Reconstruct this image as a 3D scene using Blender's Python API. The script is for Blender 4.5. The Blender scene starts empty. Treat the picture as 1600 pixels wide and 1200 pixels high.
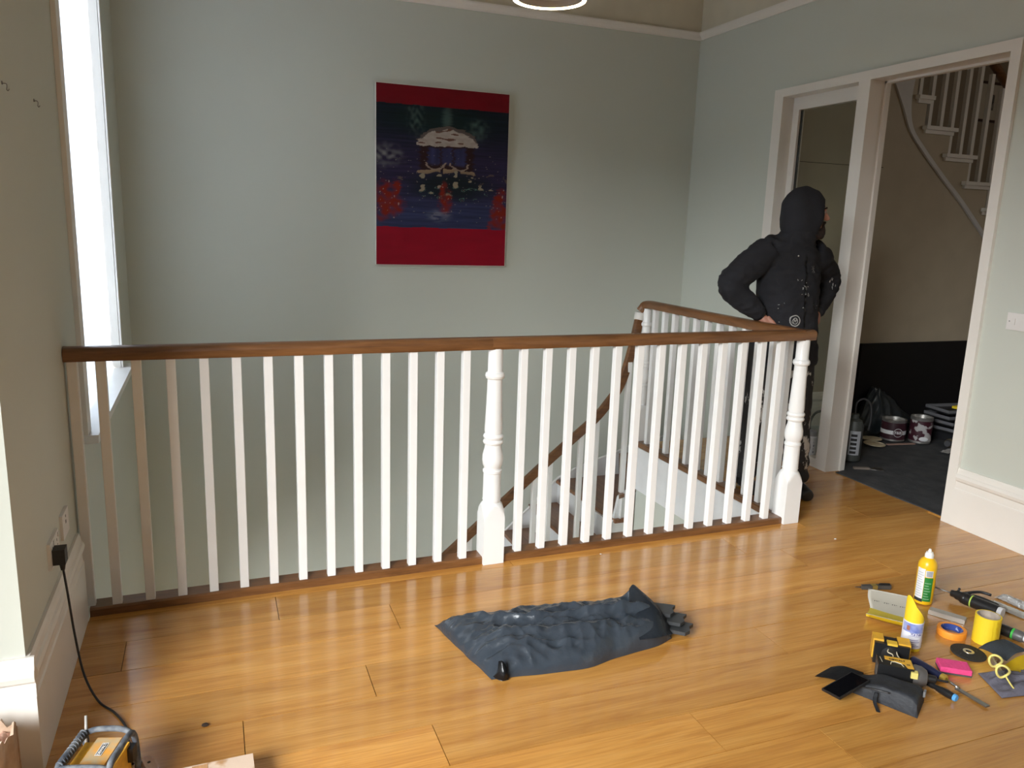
import bpy, bmesh, math, random
from mathutils import Vector, Matrix, noise
random.seed(7)
PI = math.pi
sc = bpy.context.scene
COL = sc.collection

# ------------------------------------------------------------------ camera
CAM = Vector((.4886, -3.1728, 1.55)); YAW, PITCH, ROLL, F = .3699, .201, .0337, 1227.84
fw = Vector((math.sin(YAW)*math.cos(PITCH), math.cos(YAW)*math.cos(PITCH), -math.sin(PITCH)))
rt = Vector((math.cos(YAW), -math.sin(YAW), 0)); up = rt.cross(fw)
rt2 = rt*math.cos(ROLL)+up*math.sin(ROLL); up2 = -rt*math.sin(ROLL)+up*math.cos(ROLL)
cd = bpy.data.cameras.new('camera'); cam = bpy.data.objects.new('camera', cd); COL.objects.link(cam)
cd.sensor_fit = 'HORIZONTAL'; cd.sensor_width = 36; cd.lens = F/1600*36; cd.clip_start = .02
mm = Matrix((rt2, up2, -fw)).transposed().to_4x4(); mm.translation = CAM
cam.matrix_world = mm; sc.camera = cam

# ------------------------------------------------------------------ light
vs = sc.view_settings
vs.view_transform = 'Standard'; vs.look = 'None'; vs.gamma = 1; vs.use_curve_mapping = False
vs.exposure = 0.0
w = bpy.data.worlds.new('sky'); sc.world = w; w.use_nodes = True
bgn = w.node_tree.nodes['Background']; bgn.inputs[0].default_value = (.80, .90, 1, 1); bgn.inputs[1].default_value = .2

def area(name, loc, rot, sx, sy, power, col):
    l = bpy.data.lights.new(name, 'AREA'); l.shape = 'RECTANGLE'; l.size = sx; l.size_y = sy; l.energy = power; l.color = col
    o = bpy.data.objects.new(name, l); o.location = loc; o.rotation_euler = rot; COL.objects.link(o); return o
def aim(o, t): o.rotation_euler = (Vector(t)-o.location).to_track_quat('-Z', 'Y').to_euler(); return o
# overcast sky seen from the bay window, from the window behind the camera and from the landing window
aim(area('bay_sky', (-9.6, -11.0, 7.2), (0, 0, 0), 13, 6.4, 14600, (.98, .99, 1)), (-.8, -2.7, 1.7))
aim(area('rear_sky', (2.2, -9.5, 4.0), (0, 0, 0), 4, 4, 22, (.95, .98, 1)), (2.2, -6.5, 1.6))
aim(area('landing_sky', (-1.6, 1.2, 2.6), (0, 0, 0), 2.6, 2.6, 34, (.80, .89, 1)), (-.2, 1.2, 1.7))
aim(area('downstairs_sky', (-1.5, 1.0, -1.3), (0, 0, 0), 2.0, 2.0, 330, (.93, .98, 1)), (.2, 1.1, -1.6))
aim(area('hall_fill', (7.9, -1.6, 2.6), (0, 0, 0), 1.0, 1.0, 10, (1, .93, .84)), (5.6, .8, .8))  # added warm fill lamp brightening the hall, not light from any opening

# ------------------------------------------------------------------ materials
MATS = {}
def mat(name, col, rough=.5, metal=0, col2=None, nscale=6, bump=0, bscale=40, coat=0, stretch=None, spec=.5, trans=0, alpha=1, lo=.35, hi=.65, detail=4, coatr=.1, sheen=0):
    if name in MATS: return MATS[name]
    m = bpy.data.materials.new(name); m.use_nodes = True; nt = m.node_tree; p = nt.nodes['Principled BSDF']
    def c4(c): return (*c, 1)
    p.inputs['Base Color'].default_value = c4(col); p.inputs['Roughness'].default_value = rough; p.inputs['Metallic'].default_value = metal
    p.inputs['Specular IOR Level'].default_value = spec; p.inputs['Coat Weight'].default_value = coat; p.inputs['Coat Roughness'].default_value = coatr
    p.inputs['Transmission Weight'].default_value = trans; p.inputs['Alpha'].default_value = alpha; p.inputs['Sheen Weight'].default_value = sheen
    tc = nt.nodes.new('ShaderNodeTexCoord'); mp = nt.nodes.new('ShaderNodeMapping'); nt.links.new(tc.outputs['Object'], mp.inputs[0])
    if stretch: mp.inputs['Scale'].default_value = stretch
    n = nt.nodes.new('ShaderNodeTexNoise'); n.inputs['Scale'].default_value = nscale; n.inputs['Detail'].default_value = detail
    nt.links.new(mp.outputs[0], n.inputs['Vector'])
    r = nt.nodes.new('ShaderNodeValToRGB'); r.color_ramp.elements[0].position = lo; r.color_ramp.elements[1].position = hi
    c2 = col2 if col2 else tuple(x*.93 for x in col)
    r.color_ramp.elements[0].color = c4(col); r.color_ramp.elements[1].color = c4(c2)
    nt.links.new(n.outputs['Fac'], r.inputs[0]); nt.links.new(r.outputs[0], p.inputs['Base Color'])
    if bump:
        n2 = nt.nodes.new('ShaderNodeTexNoise'); n2.inputs['Scale'].default_value = bscale; n2.inputs['Detail'].default_value = 5
        nt.links.new(mp.outputs[0], n2.inputs['Vector'])
        b = nt.nodes.new('ShaderNodeBump'); b.inputs['Strength'].default_value = bump; b.inputs['Distance'].default_value = .01
        nt.links.new(n2.outputs['Fac'], b.inputs['Height']); nt.links.new(b.outputs[0], p.inputs['Normal'])
    MATS[name] = m; return m

def wood(name, cols, rough=.3, gscale=1, coat=0, along='X', rnd=.12, coatr=.15, bump=.08):
    m = bpy.data.materials.new(name); m.use_nodes = True; nt = m.node_tree; p = nt.nodes['Principled BSDF']; L = nt.links.new; N = nt.nodes.new
    tc = N('ShaderNodeTexCoord'); oi = N('ShaderNodeObjectInfo'); ad = N('ShaderNodeVectorMath'); ad.operation = 'ADD'
    sc_ = N('ShaderNodeVectorMath'); sc_.operation = 'SCALE'; sc_.inputs['Scale'].default_value = 37
    cb = N('ShaderNodeCombineXYZ')
    for i in range(3): L(oi.outputs['Random'], cb.inputs[i])
    L(cb.outputs[0], sc_.inputs[0]); L(tc.outputs['Object'], ad.inputs[0]); L(sc_.outputs[0], ad.inputs[1])
    s = {'X': (1, 9, 9), 'Y': (9, 1, 9), 'Z': (9, 9, 1)}[along]
    mp = N('ShaderNodeMapping'); mp.inputs['Scale'].default_value = tuple(x*gscale for x in s); L(ad.outputs[0], mp.inputs[0])
    n1 = N('ShaderNodeTexNoise'); n1.inputs['Scale'].default_value = 2.2; n1.inputs['Detail'].default_value = 8; n1.inputs['Roughness'].default_value = .62; n1.inputs['Distortion'].default_value = .6
    L(mp.outputs[0], n1.inputs['Vector'])
    mp2 = N('ShaderNodeMapping'); mp2.inputs['Scale'].default_value = tuple(x*gscale*(1.4 if x == 1 else 7) for x in s); L(ad.outputs[0], mp2.inputs[0])
    n2 = N('ShaderNodeTexNoise'); n2.inputs['Scale'].default_value = 3.5; n2.inputs['Detail'].default_value = 4; L(mp2.outputs[0], n2.inputs['Vector'])
    r = N('ShaderNodeValToRGB'); e = r.color_ramp.elements; e[0].position = .28; e[1].position = .72; e[0].color = (*cols[0], 1); e[1].color = (*cols[2], 1)
    k = e.new(.5); k.color = (*cols[1], 1); L(n1.outputs['Fac'], r.inputs[0])
    mx = N('ShaderNodeMix'); mx.data_type = 'RGBA'; mx.blend_type = 'MULTIPLY'; mx.inputs['Factor'].default_value = .35
    r2 = N('ShaderNodeValToRGB'); r2.color_ramp.elements[0].position = .35; r2.color_ramp.elements[1].position = .6; r2.color_ramp.elements[0].color = (.55, .5, .45, 1); r2.color_ramp.elements[1].color = (1, 1, 1, 1)
    L(n2.outputs['Fac'], r2.inputs[0]); L(r.outputs[0], mx.inputs['A']); L(r2.outputs[0], mx.inputs['B'])
    hs = N('ShaderNodeHueSaturation'); mr = N('ShaderNodeMapRange'); mr.inputs['To Min'].default_value = 1-rnd; mr.inputs['To Max'].default_value = 1+rnd
    L(oi.outputs['Random'], mr.inputs['Value']); L(mr.outputs[0], hs.inputs['Value']); L(mx.outputs['Result'], hs.inputs['Color']); L(hs.outputs[0], p.inputs['Base Color'])
    p.inputs['Roughness'].default_value = rough; p.inputs['Coat Weight'].default_value = coat; p.inputs['Coat Roughness'].default_value = coatr
    b = N('ShaderNodeBump'); b.inputs['Strength'].default_value = bump; b.inputs['Distance'].default_value = .004; L(n2.outputs['Fac'], b.inputs['Height']); L(b.outputs[0], p.inputs['Normal'])
    MATS[name] = m; return m

def glassy(name, tint=(.9, .95, .92), fac=.10, rough=.02):
    m = bpy.data.materials.new(name); m.use_nodes = True; nt = m.node_tree; nt.nodes.remove(nt.nodes['Principled BSDF'])
    t = nt.nodes.new('ShaderNodeBsdfTransparent'); t.inputs[0].default_value = (*tint, 1); g = nt.nodes.new('ShaderNodeBsdfGlossy'); g.inputs['Roughness'].default_value = rough
    x = nt.nodes.new('ShaderNodeMixShader'); x.inputs[0].default_value = fac
    nt.links.new(t.outputs[0], x.inputs[1]); nt.links.new(g.outputs[0], x.inputs[2]); nt.links.new(x.outputs[0], nt.nodes['Material Output'].inputs[0]); MATS[name] = m; return m
def emit(name, col, s):
    m = bpy.data.materials.new(name); m.use_nodes = True; p = m.node_tree.nodes['Principled BSDF']
    p.inputs['Base Color'].default_value = (*col, 1); p.inputs['Emission Color'].default_value = (*col, 1); p.inputs['Emission Strength'].default_value = s; MATS[name] = m; return m
def blindmat(name):
    m = bpy.data.materials.new(name); m.use_nodes = True; nt = m.node_tree; nt.nodes.remove(nt.nodes['Principled BSDF'])
    a = nt.nodes.new('ShaderNodeBsdfTranslucent'); a.inputs[0].default_value = (.9, .94, 1, 1); d = nt.nodes.new('ShaderNodeBsdfDiffuse'); d.inputs[0].default_value = (.85, .88, .92, 1)
    x = nt.nodes.new('ShaderNodeMixShader'); x.inputs[0].default_value = .25
    nt.links.new(a.outputs[0], x.inputs[1]); nt.links.new(d.outputs[0], x.inputs[2]); nt.links.new(x.outputs[0], nt.nodes['Material Output'].inputs[0]); MATS[name] = m; return m

SAGE = mat('sage_wall_paint', (.575, .595, .53), .6, col2=(.565, .585, .52), nscale=1.5, bump=.03, bscale=180, spec=.3)
CREAM = mat('cream_paint', (.66, .60, .47), .6, bump=.03, bscale=150, spec=.3)
CEIL = mat('ceiling_white', (.82, .80, .75), .7)
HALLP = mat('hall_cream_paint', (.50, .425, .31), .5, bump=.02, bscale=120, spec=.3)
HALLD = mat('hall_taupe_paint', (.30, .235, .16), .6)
WHITE = mat('white_gloss_paint', (.84, .83, .81), .28, col2=(.81, .80, .78), nscale=8, bump=.02, bscale=60)
OFFW = mat('white_satin_paint', (.80, .76, .70), .35, col2=(.78, .74, .68), bump=.02, bscale=60)
STR = mat('stair_white_paint', (.80, .80, .80), .4)
OAK = wood('oiled_oak_floor', ((.42, .175, .036), (.55, .26, .058), (.63, .325, .085)), rough=.22, coat=.35, coatr=.12, gscale=.9, rnd=.13)
OAKD = wood('dark_oak_rail', ((.10, .041, .014), (.175, .074, .025), (.245, .108, .038)), rough=.34, coat=.3, rnd=.04, gscale=1.6)
OAKY = wood('dark_oak_rail_deep', ((.10, .041, .014), (.175, .074, .025), (.245, .108, .038)), rough=.34, coat=.3, rnd=.04, gscale=1.6, along='Y')
TREAD = wood('stair_tread_oak', ((.16, .065, .028), (.25, .11, .048), (.33, .155, .07)), rough=.3, coat=.2, rnd=.08, along='Y')
PLASTICW = mat('white_plastic', (.78, .75, .72), .35)
BLACKP = mat('black_plastic', (.012, .012, .013), .35)
RUBBER = mat('black_rubber', (.02, .02, .021), .6, bump=.1, bscale=90)
GLASS = glassy('clear_window_glass', (.97, .98, .98), .05)
GLASSG = glassy('sidelight_glass', (.90, .92, .88), .05)
CHROME = mat('bright_steel', (.62, .62, .62), .25, 1)
STEELD = mat('worn_steel', (.32, .31, .30), .4, 1, col2=(.22, .21, .2), nscale=25)
YEL = mat('yellow_paper', (.86, .62, .02), .6, col2=(.82, .58, .02), bump=.1, bscale=200)
YELB = mat('yellow_bottle_plastic', (.86, .50, .01), .3)
YELT = mat('tool_yellow_plastic', (.75, .40, .03), .4, col2=(.60, .32, .04), nscale=30)

# ------------------------------------------------------------------ builders
def new(name, me, m=None, parent=None, loc=(0, 0, 0), rot=(0, 0, 0), smooth=False):
    o = bpy.data.objects.new(name, me); COL.objects.link(o); o.location = loc; o.rotation_euler = rot
    if m is not None and not me.materials: me.materials.append(m)
    if parent is not None: o.parent = parent
    if smooth:
        for p in me.polygons: p.use_smooth = True
    return o
def fin(name, bm, m, parent=None, loc=(0, 0, 0), rot=(0, 0, 0), smooth=False, bev=0, seg=1):
    if bev:
        bmesh.ops.bevel(bm, geom=[e for e in bm.edges if len(e.link_faces) == 2 and e.calc_face_angle(0) > .5], offset=bev, segments=seg, profile=.7, affect='EDGES', clamp_overlap=True)
    bmesh.ops.recalc_face_normals(bm, faces=bm.faces)
    me = bpy.data.meshes.new(name); bm.to_mesh(me); bm.free()
    o = new(name, me, m, parent, loc, rot, smooth)
    if smooth == 'auto':
        try: me.set_sharp_from_angle(angle=.6)
        except Exception: pass
    return o
def B(): return bmesh.new()
def bx(bm, a, b, mtx=None):
    a, b = Vector(a), Vector(b)
    v = [bm.verts.new((x, y, z)) for x in (a.x, b.x) for y in (a.y, b.y) for z in (a.z, b.z)]
    for f in ((0, 1, 3, 2), (4, 6, 7, 5), (0, 4, 5, 1), (2, 3, 7, 6), (0, 2, 6, 4), (1, 5, 7, 3)): bm.faces.new([v[i] for i in f])
    if mtx is not None:
        for q in v: q.co = mtx @ q.co
    return v
def box(name, a, b, m, parent=None, bev=0, loc=(0, 0, 0), rot=(0, 0, 0), seg=1):
    bm = B(); bx(bm, a, b); return fin(name, bm, m, parent, loc, rot, bev=bev, seg=seg)
def prism(bm, pts, d, axis='y'):
    """extrude a 2d polygon (list of 2d points) from d[0] to d[1] along axis"""
    def P(p, t): return {'y': (p[0], t, p[1]), 'x': (t, p[0], p[1]), 'z': (p[0], p[1], t)}[axis]
    a = [bm.verts.new(P(p, d[0])) for p in pts]; b = [bm.verts.new(P(p, d[1])) for p in pts]; n = len(pts)
    bm.faces.new(a); bm.faces.new(b[::-1])
    for i in range(n): bm.faces.new((a[i], b[i], b[(i+1) % n], a[(i+1) % n]))
def lathe(bm, prof, n=24, mtx=None, cap=True):
    rows = []
    for r, z in prof:
        rows.append([bm.verts.new((r*math.cos(2*PI*i/n), r*math.sin(2*PI*i/n), z)) for i in range(n)])
    for a, b in zip(rows, rows[1:]):
        for i in range(n): bm.faces.new((a[i], a[(i+1) % n], b[(i+1) % n], b[i]))
    if cap:
        if prof[0][0] > 1e-4: bm.faces.new(rows[0][::-1])
        if prof[-1][0] > 1e-4: bm.faces.new(rows[-1])
    bmesh.ops.remove_doubles(bm, verts=[v for r in rows for v in r], dist=1e-6)
    if mtx is not None:
        for r in rows:
            for v in r:
                if v.is_valid: v.co = mtx @ v.co
def spline(pts, n=8):
    P = [Vector(p) for p in pts]; out = []
    for i in range(len(P)-1):
        p0 = P[i-1] if i else P[0]*2-P[1]; p1, p2 = P[i], P[i+1]; p3 = P[i+2] if i+2 < len(P) else P[-1]*2-P[-2]
        for k in range(n):
            t = k/n; out.append(.5*((2*p1)+(p2-p0)*t+(2*p0-5*p1+4*p2-p3)*t*t+(3*p1-p0-3*p2+p3)*t**3))
    out.append(P[-1]); return out
def tube(bm, pts, r, n=10, sect=None, upv=None):
    """sweep a circle (or section [(u,v)]) along pts; r is a number or one radius per point"""
    P = [Vector(p) for p in pts]; R = r if isinstance(r, (list, tuple)) else [r]*len(P)
    S = sect if sect else [(math.cos(2*PI*i/n), math.sin(2*PI*i/n)) for i in range(n)]
    rows = []; prev = None
    for i, p in enumerate(P):
        t = (P[min(i+1, len(P)-1)]-P[max(i-1, 0)]).normalized()
        if upv is not None: u = t.cross(Vector(upv)).normalized()
        else:
            if prev is None: u = t.orthogonal().normalized()
            else: u = (prev-t*prev.dot(t)).normalized()
        prev = u; v = u.cross(t).normalized()
        rows.append([bm.verts.new(p+u*s[0]*R[i]+v*s[1]*R[i]) for s in S])
    k = len(S)
    for a, b in zip(rows, rows[1:]):
        for i in range(k): bm.faces.new((a[i], a[(i+1) % k], b[(i+1) % k], b[i]))
    bm.faces.new(rows[0][::-1]); bm.faces.new(rows[-1])
def ellipsoid(bm, c, r, rot=None, seg=20):
    m = Matrix.Translation(c) @ (rot.to_4x4() if rot is not None else Matrix.Identity(4)) @ Matrix.Diagonal((*r, 1))
    bmesh.ops.create_uvsphere(bm, u_segments=seg, v_segments=seg//2+2, radius=1, matrix=m)
def tag(o, label=None, cat=None, group=None, kind=None):
    if label: o['label'] = label
    if cat: o['category'] = cat
    if group: o['group'] = group
    if kind: o['kind'] = kind
    return o
def thing(name, label, cat, loc=(0, 0, 0), rz=0, group=None, rot=None):
    o = bpy.data.objects.new(name, None); COL.objects.link(o); o.empty_display_size = .05
    o.location = loc; o.rotation_euler = rot if rot else (0, 0, rz); return tag(o, label, cat, group)
def struct(o): o['kind'] = 'structure'; return o
def sroot(name):
    o = bpy.data.objects.new(name, None); COL.objects.link(o); o['kind'] = 'structure'; return o
def text(s, size, m, parent, loc, rot, ext=.0004, ax='CENTER', name='lettering', bold=0):
    c = bpy.data.curves.new(name, 'FONT'); c.body = s; c.size = size; c.extrude = ext; c.offset = bold; c.align_x = ax; c.align_y = 'CENTER'; c.materials.append(m)
    tmp = bpy.data.objects.new('tmp', c); me = bpy.data.meshes.new_from_object(tmp); me.name = name; bpy.data.objects.remove(tmp); bpy.data.curves.remove(c)
    if not me.materials: me.materials.append(m)
    o = bpy.data.objects.new(name, me); COL.objects.link(o); o.parent = parent; o.location = loc; o.rotation_euler = rot; return o

XW, XR, YB = -.0215, 4.2846, 2.6528
XL, XB, YN, ZC, ZD = 3.40, -.80, -6.5, 3.7, -2.9     # return line, bay window wall, near wall, ceiling, downstairs floor

# ------------------------------------------------------------------ room shell
wl = sroot('wall_left')
box('wall_panel', (XW-.3, -.894, ZD), (XW, .42, ZC), SAGE, wl)
box('wall_panel', (XW-.3, .42, -1.15), (XW, 2.02, .60), SAGE, wl)
box('wall_panel', (XW-.3, .42, ZD), (XW, 2.02, -2.5), SAGE, wl)
box('wall_panel', (XW-.3, .42, 3.25), (XW, 2.02, ZC), SAGE, wl)
box('wall_panel', (XW-.3, 2.02, ZD), (XW, YB+.2, ZC), SAGE, wl)
wb = sroot('wall_bay')
box('wall_panel', (XB-.2, -.894, -.3), (XW-.3, -.70, ZC), SAGE, wb)
box('wall_panel', (XB-.2, -1.75, -.3), (XB, -.894, ZC), SAGE, wb)
box('wall_panel', (XB-.2, -4.15, -.3), (XB, -1.75, .45), SAGE, wb)
box('wall_panel', (XB-.2, -4.15, 2.95), (XB, -1.75, ZC), SAGE, wb)
box('wall_panel', (XB-.2, -4.2, -.3), (XB, -4.15, ZC), SAGE, wb)
box('wall_panel', (XB-.2, -4.4, -.3), (XW, -4.2, ZC), SAGE, wb)
box('wall_panel', (XW-.3, YN, -.3), (XW, -4.4, ZC), SAGE, wb)
wn = sroot('wall_near')
box('wall_panel', (XW-.3, YN-.2, -.3), (1.1, YN, ZC), SAGE, wn)
box('wall_panel', (3.3, YN-.2, -.3), (XR+.13, YN, ZC), SAGE, wn)
box('wall_panel', (1.1, YN-.2, -.3), (3.3, YN, .45), SAGE, wn)
box('wall_panel', (1.1, YN-.2, 2.9), (3.3, YN, ZC), SAGE, wn)
wk = sroot('wall_back')
box('wall_panel', (XW, YB, ZD), (XR+.13, YB+.2, 3.05), SAGE, wk)
box('frieze', (XW, YB, 3.05), (XR+.13, YB+.2, ZC), CREAM, wk)
wr = sroot('wall_right')
DY0, DY1, PY0, PY1, SY1, SY2, DH, DHO = -.207, -.15, .753, .848, 1.54, 1.633, 2.475, 2.53
box('wall_panel', (XR, YN, -.3), (XR+.13, DY0, 3.05), SAGE, wr)
box('wall_panel', (XR, SY2, ZD), (XR+.13, YB, 3.05), SAGE, wr)
box('wall_panel', (XR, DY0, DHO), (XR+.13, SY2, 3.05), SAGE, wr)
box('frieze', (XR, YN, 3.05), (XR+.13, YB, ZC), CREAM, wr)
struct(box('wall_downstairs', (3.375, .06, ZD), (3.44, 1.66, -.2), SAGE))
struct(box('wall_below_landing', (XW, -.2, ZD), (3.40, -.02, -.05), SAGE))
struct(box('wall_stair_side', (3.44, 1.665, ZD), (XR, 1.715, -.22), SAGE))
struct(box('floor_downstairs', (XW, -.2, ZD-.1), (XR, YB, ZD), OAK))
struct(box('ceiling', (XB-.2, YN-.2, ZC), (8.4, YB+.2, ZC+.1), CEIL))

# picture rails
def strip(name, prof, a, b, m, axis, parent=None):
    bm = B(); prism(bm, prof, (a, b), axis); return fin(name, bm, m, parent)
pr_prof = [(0, 0), (.012, 0), (.016, .012), (.028, .03), (.034, .045), (.034, .056), (0, .056)]
struct(strip('trim_1', [(YB-p, 3.05+q) for p, q in pr_prof], XW, XR, OFFW, 'x'))
struct(strip('trim_2', [(XR-p, 3.05+q) for p, q in pr_prof], YN, YB-.034, OFFW, 'y'))

# baseboards: tall, with a stepped and rounded top
def skirt(h, t=.0215):
    return [(0, 0), (t, 0), (t, h-.115), (t-.004, h-.110), (t-.006, h-.075), (t+.002, h-.066), (t+.006, h-.05), (t+.002, h-.036), (t-.004, h-.03), (t-.007, h-.012), (t-.012, h), (0, h)]
struct(strip('baseboard_left', [(XW+p, q) for p, q in skirt(.352)], -.894, .005, OFFW, 'y'))
struct(strip('baseboard_bay', [(-.894-p, q) for p, q in skirt(.352)], XB, XW+.0215, OFFW, 'x'))
struct(strip('baseboard_right', [(XR-p, q) for p, q in skirt(.324)], YN, DY0, OFFW, 'y'))
struct(strip('baseboard_near', [(YN+p, q) for p, q in skirt(.324)], XW, XR, OFFW, 'x'))

# floor: slab with oak boards laid on it, rows measured from the photograph
fl = sroot('floor')
box('subfloor', (XB-.2, YN, -.2), (XR+.1, .02, -.022), mat('subfloor_timber', (.12, .07, .03), .8), fl)
box('subfloor', (3.44, .02, -.2), (XR+.1, 1.70, -.022), MATS['subfloor_timber'], fl)
rows = [1.70, 1.625, 1.42, 1.215, 1.01, .805, .6, .395, .19, -.015, -.22, -.425, -.64, -.837, -1.04, -1.24, -1.441, -1.645, -1.85, -2.055, -2.26]
joints = {-.015: [.69, 2.9], -.22: [.15, 1.125, 3.1], -.425: [1.9, 3.466], -.64: [.95, 3.0], -.837: [.53, 2.47], -1.04: [1.085, 3.3], -1.24: [1.9, 3.9], -1.441: [.3, 2.25], -1.645: [1.2, 3.4], .19: [3.9], .395: [], .6: [3.7], .805: [], 1.01: [3.95], 1.215: [], 1.42: [3.75], 1.625: []}
for a, b in zip(rows, rows[1:]):
    x0 = 3.44 if a > 0 else (XW if b > -.9 else XB)
    xs = [x0]+[j for j in joints.get(a, [random.uniform(0, 1.5), random.uniform(2, 3.5)]) if j > x0+.05]+[XR+.04 if a < DY0 else XR+.01]
    if -.05 < b < PY0: xs[-1] = XR+.04
    for p, q in zip(xs, xs[1:]):
        dz = random.uniform(-.0006, .0006)
        box('plank', (p+.0012, b+.0013, -.022), (q-.0012, a-.0013, dz), OAK, fl, bev=.0014)
for p, q in ((XW+.022, 1.75), (1.75, 3.44)): box('plank', (p+.0012, -.0137, -.022), (q-.0012, .085, 0), OAK, fl, bev=.0014)
far = box('plank', (XB, YN, -.022), (XR, -2.262, 0), OAK, fl)

# ------------------------------------------------------------------ windows
def window(name, x, y0, y1, z0, z1, depth, parent_axis='x', rail=.5, bars=(1, 2)):
    r = sroot(name)
    t = .06
    def bb(nm, a, b, m=WHITE, bev=.004):
        if parent_axis == 'x': return box(nm, (a[0], a[1], a[2]), (b[0], b[1], b[2]), m, r, bev)
        return box(nm, (a[1], a[0], a[2]), (b[1], b[0], b[2]), m, r, bev)
    xa, xb = sorted((x, x+depth))
    bb('window_frame', (xa, y0, z0), (xb, y0+t, z1)); bb('window_frame', (xa, y1-t, z0), (xb, y1, z1))
    bb('window_frame', (xa, y0+t, z1-t), (xb, y1-t, z1)); bb('window_frame', (xa, y0+t, z0), (xb, y1-t, z0+t))
    zm = z0+(z1-z0)*rail; xm = (xa+xb)/2
    if rail < .9: bb('meeting_rail', (xa+.01, y0+t, zm-.03), (xb-.01, y1-t, zm+.03))
    nb = bars[0]
    for i in range(1, nb+1):
        y = y0+(y1-y0)*i/(nb+1)
        bb('glazing_bar', (xm-.02, y-.013, z0+t), (xm+.02, y+.013, zm-.03)); bb('glazing_bar', (xm-.02, y-.013, zm+.03), (xm+.02, y+.013, z1-t))
    for za, zb in ((z0+t, zm-.03), (zm+.03, z1-t)):
        bb('pane', (xm-.003, y0+t, za), (xm+.003, y1-t, zb), GLASS, 0)
    return r
w1 = window('window_1', XW-.16, .42, 2.02, .60, 3.25, .08, rail=.955, bars=(0, 0))
box('reveal_lining', (XW-.078, 1.935, .60), (XW-.002, 2.02, 3.25), OFFW, w1)
box('reveal_lining', (XW-.078, .42, .60), (XW-.002, .455, 3.25), OFFW, w1)
box('architrave', (XW+.0005, 1.935, .64), (XW+.010, 1.975, 3.3), OFFW, w1, bev=.003)
box('architrave', (XW+.0005, .36, .64), (XW+.018, .455, 3.3), OFFW, w1, bev=.006)
box('window_sill', (XW-.078, .36, .602), (XW+.055, 2.08, .638), WHITE, w1, bev=.01, seg=3)
bl = box('blind', (XW-.0525, .458, .65), (XW-.0505, 1.93, 3.2), blindmat('translucent_blind'), w1)
window('window_2', XB-.12, -4.15, -1.75, .45, 2.95, .1, bars=(2, 0))
window('window_4', XW-.2, .42, 2.02, -2.5, -1.15, .08, bars=(1, 0))
window('window_3', YN-.12, 1.1, 3.3, .45, 2.9, .1, parent_axis='y', bars=(1, 0))

# ------------------------------------------------------------------ doorway with glazed sidelight
d1 = sroot('door_1')
FX0, FX1 = XR-.02, XR+.145
def fb(nm, a, b, m=OFFW, bev=.004): return box(nm, a, b, m, d1, bev)
fb('jamb', (FX0, DY0, 0), (FX1, DY1, DH)); fb('jamb', (FX0, PY0, 0), (FX1, PY1, DH)); fb('jamb', (FX0, SY1, 0), (FX1, SY2, DH))
fb('door_head', (FX0, DY0, DH), (FX1, SY2, DHO))
fb('door_stop', (XR+.095, PY0-.014, 0), (XR+.13, PY0, DH)); fb('door_stop', (XR+.095, DY1, 0), (XR+.13, DY1+.014, DH)); fb('door_stop', (XR+.095, DY1, DH-.014), (XR+.13, PY0, DH))
fb('sidelight_cill', (FX0+.004, PY1, 0), (FX1, SY1, .062))
fb('sidelight_frame', (XR+.075, SY1-.06, .062), (XR+.125, SY1, DH)); fb('sidelight_frame', (XR+.075, PY1, .062), (XR+.125, PY1+.02, DH))
fb('sidelight_frame', (XR+.075, PY1+.02, DH-.085), (XR+.125, SY1-.06, DH))
fb('glazing_gasket', (XR+.094, SY1-.072, .062), (XR+.106, SY1-.06, DH-.085), BLACKP, 0)
fb('glass_pane', (XR+.098, PY1+.02, .062), (XR+.102, SY1-.06, DH-.085), GLASSG, 0)

# ------------------------------------------------------------------ hall beyond
YE = 1.63
wh = sroot('wall_hall')
hp = [(XR+.13, -.02), (8.3, -.02), (8.3, .38)]
steps = [(6.72, 1.804), (6.46, 2.003), (6.215, 2.203), (5.97, 2.395), (5.69, 2.61), (5.575, 2.80)]
px = 8.0; 
prof = [(XR+.13, -.02), (8.3, -.02)]
zz = 1.804-.2*7; xx = 6.72+.245*7
for k in range(6, 0, -1):
    prof += [(6.72+.245*k, 1.804-.2*(k+1)), (6.72+.245*k, 1.804-.2*k)]
prof = [(XR+.13, -.02), (8.3, -.02), (8.3, .404)]+[p for p in prof[2:] if p[0] < 8.25]
for i, (x, z) in enumerate(steps):
    prof += [(x, prof[-1][1]), (x, z-.03)]
prof += [(5.575, ZC), (XR+.13, ZC)]
cl = []
for p in prof:
    if not cl or (Vector(p)-Vector(cl[-1])).length > 1e-4: cl.append(p)
bm = B(); prism(bm, cl, (YE, YE+.06), 'y'); fin('spandrel', bm, HALLP, wh)
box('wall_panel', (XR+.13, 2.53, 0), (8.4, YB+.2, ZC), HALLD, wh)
box('wall_panel', (8.3, -3, -.3), (8.4, 2.53, ZC), HALLP, wh)
box('wall_panel', (XR+.13, -3.1, -.3), (8.4, -3, ZC), HALLP, wh)
box('panel_joint', (4.5, YE-.0008, 2.062), (5.33, YE+.001, 2.066), mat('dark_gap', (.03, .025, .02), .9), wh)
struct(box('floor_hall', (XR+.04, -3.1, -.2), (8.4, YE, 0), OAK))
struct(strip('baseboard_hall', [(YE-p, q) for p, q in skirt(.33)], XR+.145, 5.9, OFFW, 'x'))
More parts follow.
